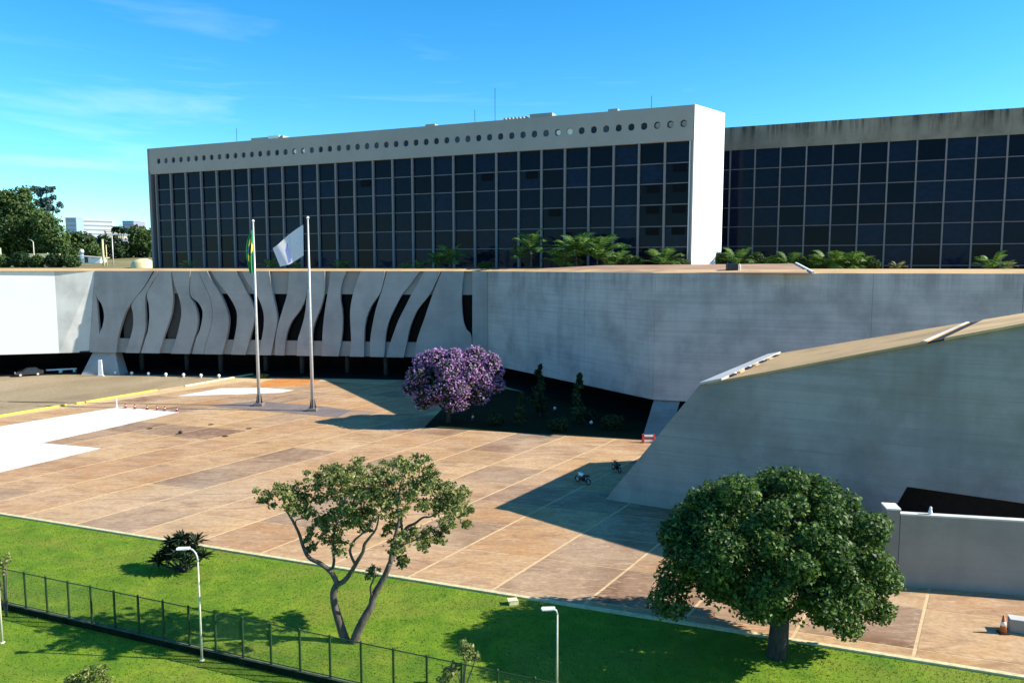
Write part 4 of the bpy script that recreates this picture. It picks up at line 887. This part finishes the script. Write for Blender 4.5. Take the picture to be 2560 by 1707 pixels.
def motorbike(p, rz, label, m):
    t = empty('motorcycle', p, label, 'motorcycle', 'motorcycles parked in the wedge shade', rz)
    for x in (-.68, .68):
        mb = MB(); n = 14
        ring = [Vector((x + .27 * math.cos(a), 0, .31 + .27 * math.sin(a))) for a in np.linspace(0, 2 * math.pi, n + 1)]; mb.tube(ring, .055, 6, caps=False); wh = mb.build('wheel', M['black'], t, True, local=True)
        mb = MB(); mb.tube([(x, -.06, .31), (x, .06, .31)], .09, 8); mb.build('hub', M['steel'], wh, local=True)
    mb = MB(); mb.tube([(.68, 0, .31), (.52, 0, .72), (.42, 0, 1.0)], .045, 6); mb.tube([(.42, -.34, 1.06), (.46, 0, 1.0), (.42, .34, 1.06)], .025, 6); mb.build('fork', M['steel'], t, True, local=True)
    mb = MB(); mb.tube(bend([(.42, 0, .8), (.2, 0, .86), (-.08, 0, .76)]), [.10] + [.16] * 7 + [.10], 8); mb.build('tank', m, t, True, local=True)
    mb = MB(); mb.tube(bend([(-.05, 0, .76), (-.35, 0, .76), (-.78, 0, .86)]), [.11] * 8 + [.06], 8); mb.build('seat', M['black'], t, True, local=True)
    mb = MB(); mb.box((.05, 0, .42), (.42, .28, .34)); mb.tube([(.2, .14, .3), (-.4, .16, .28), (-.8, .17, .36)], .05, 6); mb.tube([(-.1, 0, .4), (-.68, 0, .31)], .04, 6); mb.build('engine', M['dark_metal'], t, local=True)
    mb = MB(); mb.lathe([(.02, 0), (.09, .03), (.09, .12), (.03, .16)], (.5, 0, .86), 8); mb.build('headlight', M['white_paint'], t, True, local=True)
motorbike(at(1457, 1208), 2.3, 'motorcycle with pale fairing parked in the middle of the dark wedge shadow', M['white_paint'])
motorbike(at(1541, 1178), 1.9, 'dark motorcycle parked at the far edge of the wedge shadow', M['carpaint'])
for x, y, lab in ((374, 1071, 'small round manhole cover nearest the pale paving'), (527, 1061, 'small round manhole cover in front of the grey flagpole paving'), (563, 1090, 'small round manhole cover furthest out on the open plaza'), (622, 1071, 'small round manhole cover below the left flagpole')):
    mb = MB(); mb.lathe([(.36, .0), (.36, .018), (.30, .02), (.28, .014)], at(x, y), 16); tag(mb.build('manhole_cover', M['dark_metal']), lab, 'manhole cover', 'manhole covers on the plaza')
# cars
def car(p, rz, label, paint):
    t = empty('parked_car', p, label, 'car', None, rz)
    mb = MB(); prof = [(-2.2, .32), (-2.25, .62), (-2.15, .92), (-1.45, 1.0), (.95, .98), (1.9, .82), (2.22, .62), (2.2, .3)]
    ys_ = [-.86, -.80, .80, .86]; vs = []
    for y, sh in ((-.88, .0), (-.84, .035), (.84, .035), (.88, .0)): vs += [(x, y, z + (sh if z > .5 else 0)) for x, z in prof]
    n = len(prof); fs = [(j * n + i, (j + 1) * n + i, (j + 1) * n + (i + 1) % n, j * n + (i + 1) % n) for j in range(3) for i in range(n)] + [tuple(range(n)), tuple(range(4 * n - 1, 3 * n - 1, -1))]
    mb.add(vs, fs); body = bevel(mb.build('body', paint, t, local=True), .05, 2)
    mb = MB(); a = [(-1.75, .98), (-1.05, 1.42), (.15, 1.45), (1.0, .98)]; vs = [(x, s_ * (.78 if z < 1.2 else .60), z) for s_ in (-1, 1) for x, z in a]
    mb.add(vs, [(0, 1, 2, 3), (7, 6, 5, 4), (0, 4, 5, 1), (2, 6, 7, 3), (0, 3, 7, 4)]); mb.build('cabin_glass', M['car_glass'], t, local=True)
    mb = MB(); mb.add([(-1.08, -.62, 1.425), (.18, -.62, 1.455), (.18, .62, 1.455), (-1.08, .62, 1.425), (-.95, -.5, 1.50), (.05, -.5, 1.52), (.05, .5, 1.52), (-.95, .5, 1.50)], [(0, 1, 5, 4), (1, 2, 6, 5), (2, 3, 7, 6), (3, 0, 4, 7), (4, 5, 6, 7)])
    for s_ in (-1, 1):
        for x0, z0, x1, z1 in ((1.0, .99, .15, 1.46), (-1.75, .99, -1.05, 1.43), (-.42, .99, -.42, 1.47)): mb.beam((x0, s_ * .79, z0), (x1, s_ * .61, z1), .07, .07)
    mb.build('roof', paint, t, local=True)
    for x in (-1.35, 1.38):
        for s_ in (-1, 1):
            mb = MB(); mb.tube([(x, s_ * .70, .33), (x, s_ * .90, .33)], .33, 14); w_ = mb.build('wheel', M['black'], t, local=True); mb = MB(); mb.tube([(x, s_ * .89, .33), (x, s_ * .915, .33)], .21, 10); mb.build('rim', M['rim'], w_, local=True)
    for s_ in (-1, 1):
        mb = MB(); mb.box((2.12, s_ * .62, .66), (.2, .36, .14)); mb.build('headlight', M['white_paint'], t, local=True); mb = MB(); mb.box((-2.18, s_ * .66, .78), (.14, .3, .14)); mb.build('tail_light', M['red'], t, local=True)
        mb = MB(); mb.box((.72, s_ * .95, 1.0), (.16, .16, .12)); mb.build('mirror', paint, t, local=True)
    mb = MB(); mb.box((2.22, 0, .42), (.06, 1.2, .16)); mb.build('grille', M['black'], t, local=True)
    return t
M['carwhite'] = plain('white_car_paint', (.75, .75, .76), .2, 0, .6)
car(at(73, 939), math.pi + .62, 'black sedan parked on the road under the white wall', M['carpaint'])
car(at(-43, 936), math.pi + .3, 'white car just showing its end at the left edge of the road', M['carwhite'])

# ------------------------------------------------------------------ planting in the shade under the long wall
def cypress(px, top, base_y, label):
    b = at(px, base_y, .03); h = deep(px, top, b.y).z; t = empty('conifer_tree', b, label, 'tree', 'slim conifers under the long wall')
    bl = []
    for f in np.linspace(.14, .97, 9):
        q = h * .15 * (1.08 - f) + .15
        for _ in range(2): bl.append((b + up * h * f + Vector((random.gauss(0, q * .4), random.gauss(0, q * .4), random.gauss(0, .12))), (q * random.uniform(.6, 1.1), q * random.uniform(.6, 1.1), h * .06), 70))
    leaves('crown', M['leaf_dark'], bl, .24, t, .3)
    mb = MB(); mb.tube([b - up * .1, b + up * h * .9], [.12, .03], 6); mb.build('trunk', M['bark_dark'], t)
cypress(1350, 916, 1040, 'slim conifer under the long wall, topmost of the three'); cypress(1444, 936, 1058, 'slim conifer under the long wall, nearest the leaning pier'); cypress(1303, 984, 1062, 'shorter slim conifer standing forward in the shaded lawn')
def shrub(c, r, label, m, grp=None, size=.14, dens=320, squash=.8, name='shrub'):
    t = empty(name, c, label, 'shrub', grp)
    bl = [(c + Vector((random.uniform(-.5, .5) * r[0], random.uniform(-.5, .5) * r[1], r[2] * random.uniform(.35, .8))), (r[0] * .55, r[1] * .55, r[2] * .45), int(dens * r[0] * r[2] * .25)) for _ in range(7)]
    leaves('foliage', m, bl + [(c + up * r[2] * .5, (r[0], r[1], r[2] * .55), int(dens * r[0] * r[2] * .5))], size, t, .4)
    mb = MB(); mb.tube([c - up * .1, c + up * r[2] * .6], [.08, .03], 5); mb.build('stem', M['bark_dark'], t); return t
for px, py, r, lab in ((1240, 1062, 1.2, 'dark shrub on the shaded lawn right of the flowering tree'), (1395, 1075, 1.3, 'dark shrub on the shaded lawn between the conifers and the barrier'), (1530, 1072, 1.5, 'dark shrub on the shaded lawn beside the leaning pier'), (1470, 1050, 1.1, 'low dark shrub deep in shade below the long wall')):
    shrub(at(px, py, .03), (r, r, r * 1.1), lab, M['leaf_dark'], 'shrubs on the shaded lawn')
for px, py, lab in ((1387, 1030, 'white globe lamp among the shaded shrubs, further from the pier'), (1478, 1066, 'white globe lamp on the shaded lawn, nearer the pier')):
    p = at(px, py, .03); t = empty('globe_lamp', p, lab, 'garden lamp', 'globe lamps on the shaded lawn'); mb = MB(); mb.tube([p, p + up * .35], .05, 6); mb.build('stem', M['dark_metal'], t); mb = MB(); mb.lathe([(.02, 0), (.16, .08), (.22, .22), (.16, .37), (.02, .44)], p + up * .33, 10); mb.build('globe', M['white_paint'], t, True)
p = at(655, 945); shrub(p, (1.4, .8, .8), 'low green shrub beside the orange soil behind the left flagpole', M['leaf_far'])

# ------------------------------------------------------------------ planting on the roof
def frond_mesh(n=13, ln=1.0):
    mb = MB(); pts = [Vector((math.sin(t * 1.5) * .75 * ln, 0, ln * (.85 * t - .62 * t * t) * 1.1)) for t in np.linspace(0, 1, 8)]
    mb.tube(pts, [.018 - .012 * i / 7 for i in range(8)], 4)
    for k in range(n):
        t = .15 + .85 * k / (n - 1); i = min(6, int(t * 7)); p = pts[i].lerp(pts[i + 1], t * 7 - i); d = (pts[i + 1] - pts[i]).normalized()
        l_ = ln * .30 * math.sin(.35 + 2.5 * t); 
        for s_ in (-1, 1):
            q = p + Vector((0, s_ * l_, -.28 * l_)) + d * l_ * .55; w_ = d * .035 * ln
            mb.add([p - w_, p + w_, q], [(0, 1, 2)])
    return mb
FR = {}
def frond_plant(px, base_py, height_px, nf, m, label, trunk=0.0, name='palm_tree', cat='palm', spread=1.0):
    k = (px - 1280) / FPX
    Y = ((131 + .413 * 31 - 8.5) if px < 1722 else (144 + .413 * 41.6 - 8.0)) / (1 + .413 * k); c = Vector((k * Y * 1.0, Y, 19.72)); sz = height_px * Y / FPX
    t = empty(name, c, label, cat, 'palms and cycads along the roof')
    if trunk: mb = MB(); mb.tube([c - up * .1, c + up * sz * trunk], [.16, .11], 7); mb.build('trunk', M['bark'], t)
    if m not in FR: FR[m] = None
    for i in range(nf):
        if FR[m] is None: FR[m] = o = frond_mesh().build('frond', M[m], t, local=True)
        else: o = clone(FR[m], t)
        ring = i / nf; s = sz * (1 - trunk) * random.uniform(.95, 1.25) * (1.75 if px > 1700 else 1.55)
        o.location = (0, 0, sz * trunk); o.rotation_euler = (0, math.radians(-38 + 62 * ring + random.uniform(-8, 8)) * spread, i * 2.39996); o.scale = (s, s, s)
    return t
for a in ((476, 0, 22, 8, 'leaf_open', 'thin greyish palm at the roof edge by the left end of the glass block', .1), (678, 0, 24, 7, 'leaf_bright', 'small yellow-green palm tuft under the tip of the white flag', .05), (745, 0, 15, 7, 'leaf_open', 'low grey palm tuft behind the right flagpole', .0), (857, 0, 20, 10, 'leaf_palm', 'small palm tuft on the roof between the white flag and the palm clump', .0), (1016, 0, 15, 8, 'leaf_bright', 'small round cycad left of the leafy palm clump', .0), (1050, 0, 18, 8, 'leaf_bright', 'small cycad touching the leafy palm clump', .0),
          (1095, 0, 36, 10, 'leaf_palm', 'palm forming the left half of the leafy clump', .25), (1125, 0, 52, 11, 'leaf_palm', 'taller palm forming the right half of the leafy clump', .35), (1300, 0, 52, 9, 'leaf_palm', 'slim palm left of the tall palm cluster', .5), (1328, 0, 84, 11, 'leaf_palm', 'tall dark palm at the left of the tall palm cluster', .55), (1402, 0, 48, 12, 'leaf_bright', 'bright green palm in front of the tall palm cluster', .15), (1440, 0, 84, 14, 'leaf_palm', 'tallest spreading palm in the middle of the cluster', .4), (1492, 0, 78, 14, 'leaf_palm', 'broad palm at the right of the tall palm cluster', .3), (1535, 0, 48, 9, 'leaf_palm', 'drooping low palm right of the tall palm cluster', .15),
          (1655, 0, 48, 12, 'leaf_palm', 'dark palm standing alone left of the white end wall', .2), (1840, 0, 42, 12, 'leaf_palm', 'bluish palm right of the white end wall above the roof vent', .2), (1970, 0, 30, 11, 'leaf_palm', 'mid green cycad at the left of the wing planting', .0), (2072, 0, 36, 16, 'leaf_bright', 'yellow-green cycad, left of the bright pair before the wing', .0), (2115, 0, 36, 16, 'leaf_bright', 'yellow-green cycad, right of the bright pair before the wing', .0), (2150, 0, 24, 10, 'leaf_palm', 'low cycad right beside the bright pair', .0), (2475, 0, 30, 12, 'leaf_bright', 'pale green cycad before the far right of the wing', .0), (2515, 0, 16, 8, 'leaf_open', 'low grey tuft at the far right of the wing', .0), (2240, 0, 15, 8, 'leaf_open', 'low tuft alone before the middle of the wing', .0)):
    frond_plant(a[0], 0, a[2], a[3], a[4], a[5], a[6])
for px, h, r, m, lab in ((1580, 20, 24, 'leaf_far', 'low dark shrub between the palm cluster and the lone palm'), (1745, 26, 24, 'leaf_bright', 'low bright shrub at the foot of the white end wall'), (1790, 30, 22, 'leaf_far', 'low shrub right of the white end wall foot'), (1885, 28, 24, 'leaf_far', 'shrub right of the bluish palm on the roof'), (1935, 24, 26, 'leaf_bright', 'light green shrub in the middle of the wing planting'), (2005, 22, 22, 'leaf_far', 'small shrub behind the end of the red roof ramp'), (2035, 20, 20, 'leaf_bright', 'small light shrub left of the bright cycad pair'), (1700, 18, 22, 'leaf_far', 'low dark shrub touching the left foot of the white end wall'), (1865, 20, 20, 'leaf_bright', 'light shrub between the bluish palm and the next shrub'), (2180, 18, 18, 'leaf_far', 'last low shrub right of the bright cycad pair'), (1215, 12, 18, 'leaf_far', 'low shrub alone between the two palm clusters')):
    k = (px - 1280) / FPX; Y = ((131 + .413 * 31 - 8.0) if px < 1722 else (144 + .413 * 41.6 - 8.0)) / (1 + .413 * k); s = Y / FPX
    shrub(Vector((k * Y, Y, 19.7)), (r * s * 1.15, .9, h * s * 1.3), lab, M[m], 'shrubs along the roof', .14, 420)

# ------------------------------------------------------------------ trees and buildings behind, on the left
def far_tree(name, label, blobs, Y, m, size, grp='trees behind the building', dens=1.0, sh=.35):
    s = Y / FPX; xs_ = sum(b[0] for b in blobs) / len(blobs); low = max(b[1] + b[2] for b in blobs); c0 = deep(xs_, low, Y); gz = hz(c0.x, Y); base = Vector((c0.x, Y, gz))
    t = empty(name, base, label, 'tree', grp); bl = []; mb = MB(); topz = deep(xs_, min(b[1] for b in blobs), Y).z
    limb(mb, [base - up * .3, base.lerp(Vector((c0.x, Y, topz)), .5), Vector((c0.x, Y, topz))], .45, .1)
    for px, py, r in blobs:
        c = deep(px, py, Y + random.uniform(-.5, .5) * r * s); q = r * s; bl.append((c, (q, q, q * .85), int(dens * 95 * (q / size) ** 2 * .10)))
        limb(mb, [Vector((c0.x, Y, gz + (c.z - gz) * .35)), c0.lerp(c, .5) + up * .4, c], .18, .05, 5)
        for _ in range(4):
            d = rng.normal(size=3); d /= np.linalg.norm(d); bl.append((c + Vector(d) * q * .75, (q * .42,) * 3, int(dens * 95 * (q / size) ** 2 * .02)))
    leaves('crown', m, bl, size, t, sh); mb.build('trunk', M['bark'], t, True)
far_tree('broadleaf_tree', 'huge dark tree filling the left edge behind the white wall', [(40, 515, 50), (5, 530, 50), (75, 550, 45), (25, 580, 55), (85, 595, 45), (-15, 590, 50), (60, 615, 40), (15, 625, 40)], 250, M['leaf_far'], .5)
far_tree('broadleaf_tree', 'mid green tree right in front of the huge dark tree', [(118, 560, 36), (140, 590, 30), (110, 600, 35), (145, 615, 25)], 246, M['leaf_mid'], .5)
far_tree('tall_tree', 'tall sparse blue-green tree rising above the huge dark tree', [(84, 472, 10), (98, 480, 13), (120, 474, 10), (134, 470, 5), (118, 503, 12), (100, 510, 13), (132, 493, 8), (150, 512, 9), (142, 526, 7), (126, 520, 10), (108, 535, 14)], 275, M['leaf_blue'], .5, dens=1.1)
far_tree('broadleaf_tree', 'round green tree in front of the white slab building', [(180, 600, 26), (212, 600, 26), (228, 615, 20), (168, 618, 24), (200, 622, 24)], 262, M['leaf_far'], .5)
far_tree('flat_topped_tree', 'dark flat-topped tree before the purple-grey block', [(288, 576, 10), (302, 573, 11), (318, 577, 9)], 345, M['leaf_dark'], .5)
far_tree('broadleaf_tree', 'broad green tree touching the left corner of the glass block', [(345, 585, 24), (372, 588, 20), (360, 606, 28), (335, 612, 24), (380, 618, 22), (350, 630, 26)], 258, M['leaf_far'], .5)
far_tree('broadleaf_tree', 'dark bushy tree behind the three poles', [(262, 602, 18), (288, 606, 18), (300, 622, 24), (272, 626, 22), (312, 640, 18)], 255, M['leaf_dark'], .5)
far_tree('broadleaf_tree', 'light green shrubby tree between the hut and the round green tree', [(232, 622, 16), (246, 632, 14), (222, 632, 14)], 248, M['leaf_mid'], .45)
far_tree('broadleaf_tree', 'low green tree right below the tall sparse tree', [(160, 628, 20), (140, 632, 18), (178, 634, 16)], 244, M['leaf_far'], .45)
for k, (px, r, lab) in enumerate(((8, 26, 'shrub at the left end of the hedge line above the white wall'), (52, 24, 'second shrub from the left above the white wall'), (96, 24, 'shrub below the cream wall above the white panel'), (138, 24, 'darker shrub left of the small hut'), (178, 26, 'shrub touching the small hut'))):
    Y = 203; c = deep(px, 674, Y); s = Y / FPX; shrub(Vector((c.x, Y, hz(c.x, Y))), (r * s, r * s * .7, 2.9 + .5 * (k % 2)), lab, M['leaf_dark'] if k % 2 else M['leaf_far'], 'shrubs above the white wall', .3, 210)
# far buildings
def slab_building(name, label, px0, px1, py0, py1, Y, dp, m, floors, strip, az=0.0):
    def turn(o):
        if az: o.rotation_euler = (0, 0, az); o.location = ((b.x - a.x) * .5 * 0, 0, 0)
        return o
    a, b = deep(px0, py1, Y), deep(px1, py0, Y); z0 = 10.0; t = empty(name, Vector(((a.x + b.x) / 2, Y, z0)), label, 'building')
    mb = MB(); mb.box(((a.x + b.x) / 2, Y + dp / 2, (z0 + b.z) / 2), (b.x - a.x, dp, b.z - z0)); turn(mb.build('wall', m, t)); fh = (b.z - a.z) / floors
    for k in range(floors):
        mb = MB(); z = b.z - fh * (k + .55); mb.box(((a.x + b.x) / 2, Y - .05, z), ((b.x - a.x) * .94, .2, fh * .42)); turn(mb.build('window', strip, t))
    mb = MB(); mb.box(((a.x + b.x) / 2, Y + dp / 2, b.z + .2), (b.x - a.x + .6, dp + .6, .5)); turn(mb.build('roof', m, t))
    return t
M['far_white'] = plain('far_white', (.50, .52, .54), .7); M['far_blue'] = plain('far_blue_glass', (.22, .33, .46), .2); M['far_purple'] = plain('far_grey_purple', (.24, .24, .32), .6); M['far_cream'] = plain('far_cream', (.50, .44, .36), .7); M['far_strip'] = plain('far_strip', (.22, .27, .30), .4)
slab_building('slab_building', 'distant long white slab building with window strips', 184, 278, 548, 600, 900, 12, M['far_white'], 5, M['far_strip'], .62)
slab_building('tower_building', 'distant blue glass tower at the left end of the white slab building', 166, 190, 545, 600, 880, 20, M['far_blue'], 5, M['far_strip'])
slab_building('tower_building', 'distant purple-grey block above the flat-topped tree', 308, 334, 553, 600, 950, 30, M['far_purple'], 5, M['far_blue'])
slab_building('low_building', 'cream low building half hidden between the green trees', 270, 322, 579, 606, 420, 8, M['far_cream'], 2, M['far_strip'], .6)
Y = 226; a, b = deep(206, 664, Y), deep(250, 645, Y); t = empty('hut', Vector((a.x, Y, hz(a.x, Y))), 'small white hut with sloping tin roof above the white wall', 'hut')
zb_ = hz(a.x, Y) - .3; mb = MB(); mb.box(((a.x + b.x) / 2, Y + 2, (zb_ + b.z) / 2), (b.x - a.x, 4, b.z - zb_)); mb.build('wall', M['white'], t)
mb = MB(); mb.prism([(a.x - 1.2, Y - .4, b.z + .5), (b.x + .5, Y - .4, b.z - .02), (b.x + .5, Y - .4, b.z + .16), (a.x - 1.2, Y - .4, b.z + .75)], (0, 4.8, 0)); mb.build('roof', M['pale'], t); mb = MB(); mb.box((a.x + 1.3, Y - .02, zb_ + 1.4), (1.0, .1, 1.9)); mb.build('door', M['bark'], t)
p = deep(204, 638, 236); t = empty('water_tank', Vector((p.x, 236, hz(p.x, 236))), 'white round water tank on a stand behind the hut', 'tank'); c = deep(204, 628, 236); mb = MB(); mb.lathe([(.1, -.7), (.6, -.55), (.7, 0), (.55, .5), (.1, .65)], c, 12); mb.build('tank', M['pale'], t, True); mb = MB(); mb.tube([Vector((c.x, c.y, hz(p.x, 236) - .3)), c - up * .85], .6, 8); mb.build('stand', M['far_blue'], t)
a, b = deep(68, 641, 238), deep(150, 641, 238); mb = MB(); zt_ = deep(68, 634, 238).z; mb.prism([Vector((a.x, 238, hz(a.x, 238) - 1)), Vector((b.x, 238, hz(b.x, 238) - 1)), Vector((b.x, 238, zt_)), Vector((a.x, 238, zt_))], (0, .3, 0)); tag(mb.build('boundary_wall', M['paleyellow']), 'low cream boundary wall below the huge dark tree', 'wall')
def far_pole(px, py0, Y, r, label, m, arm=False):
    c = deep(px, py0, Y); b = Vector((c.x, Y, hz(c.x, Y) - .3)); t = empty('pole', b, label, 'pole'); mb = MB(); mb.tube([b, c], [r, r * .7], 7); mb.build('shaft', m, t, True)
    if arm: mb = MB(); mb.tube([c, c + Vector((-.5, 0, .5)), c + Vector((-1.4, 0, .8))], .09, 6); mb.build('arm', m, t, True)
    else: mb = MB(); mb.lathe([(r * .9, 0), (r * .9, .15), (.02, .25)], c, 7); mb.build('cap', m, t)
far_pole(256, 600, 210, .34, 'thick tan pole, leftmost of the three poles', M['kerb']); far_pole(265, 614, 208, .16, 'thin tan pole in the middle of the three poles', M['kerb']); far_pole(280, 592, 206, .18, 'grey-white pole, tallest of the three', M['steel'])
far_pole(83, 605, 236, .18, 'pale street lamp pole with arm before the huge dark tree', M['lamp_post'], True); far_pole(1, 622, 205, .2, 'pale pole at the very left edge above the white wall', M['lamp_post'])
c = deep(358, 672, 200); bm_ = Vector((c.x, 200, hz(c.x, 200))); t = empty('sand_heap', bm_, 'pale yellow sand heap beside the left corner of the glass block', 'heap')
mb = MB(); vs = []; n = 14
for r, z in ((3.4, -.4), (3.1, 1.1), (2.5, 1.9), (1.4, 2.3), (.1, 2.35)):
    for k in range(n): a = 2 * math.pi * k / n; vs.append(bm_ + Vector(((r * math.cos(a)) * (1 + .08 * math.sin(3 * a + z)), r * .8 * math.sin(a), z * (1 + .06 * math.cos(2 * a + r)))))
mb.add(vs, [(i * n + k, i * n + (k + 1) % n, (i + 1) * n + (k + 1) % n, (i + 1) * n + k) for i in range(4) for k in range(n)]); mb.build('heap', M['paleyellow'], t, True)

# ------------------------------------------------------------------ grass blades on the lawn (nobody could count them)
n = 150000; X = rng.uniform(-46, 27, n); Yy = rng.uniform(31.5, 62, n)
keep = ((X - K0.x) * KN.x + (Yy - K0.y) * KN.y < -.2) & (np.abs(X / Yy) < .74); X, Yy = X[keep], Yy[keep]; n = len(X)
a = rng.uniform(0, 6.28, n); h = rng.uniform(.03, .10, n); wd = rng.uniform(.012, .03, n); lx, ly = rng.normal(0, .03, n), rng.normal(0, .03, n)
V = np.stack([np.stack([X - np.cos(a) * wd, Yy - np.sin(a) * wd, np.full(n, GZ)], 1), np.stack([X + np.cos(a) * wd, Yy + np.sin(a) * wd, np.full(n, GZ)], 1), np.stack([X + lx, Yy + ly, GZ + h], 1)], 1)
me = bpy.data.meshes.new('grass_blades'); me.vertices.add(3 * n); me.loops.add(3 * n); me.polygons.add(n); me.vertices.foreach_set('co', V.reshape(-1).astype(np.float32)); me.loops.foreach_set('vertex_index', np.arange(3 * n, dtype=np.int32))
me.polygons.foreach_set('loop_start', np.arange(0, 3 * n, 3, dtype=np.int32)); me.polygons.foreach_set('loop_total', np.full(n, 3, dtype=np.int32)); me.update(calc_edges=True)
M['blade'] = leaf('grass_blades', (.07, .13, .012), (.12, .20, .016), (.22, .28, .03), .3, .6, .2); me.materials.append(M['blade'])
go = bpy.data.objects.new('grass', me); COL.objects.link(go); tag(go, 'short green grass blades covering the lawn', 'grass', kind='stuff')
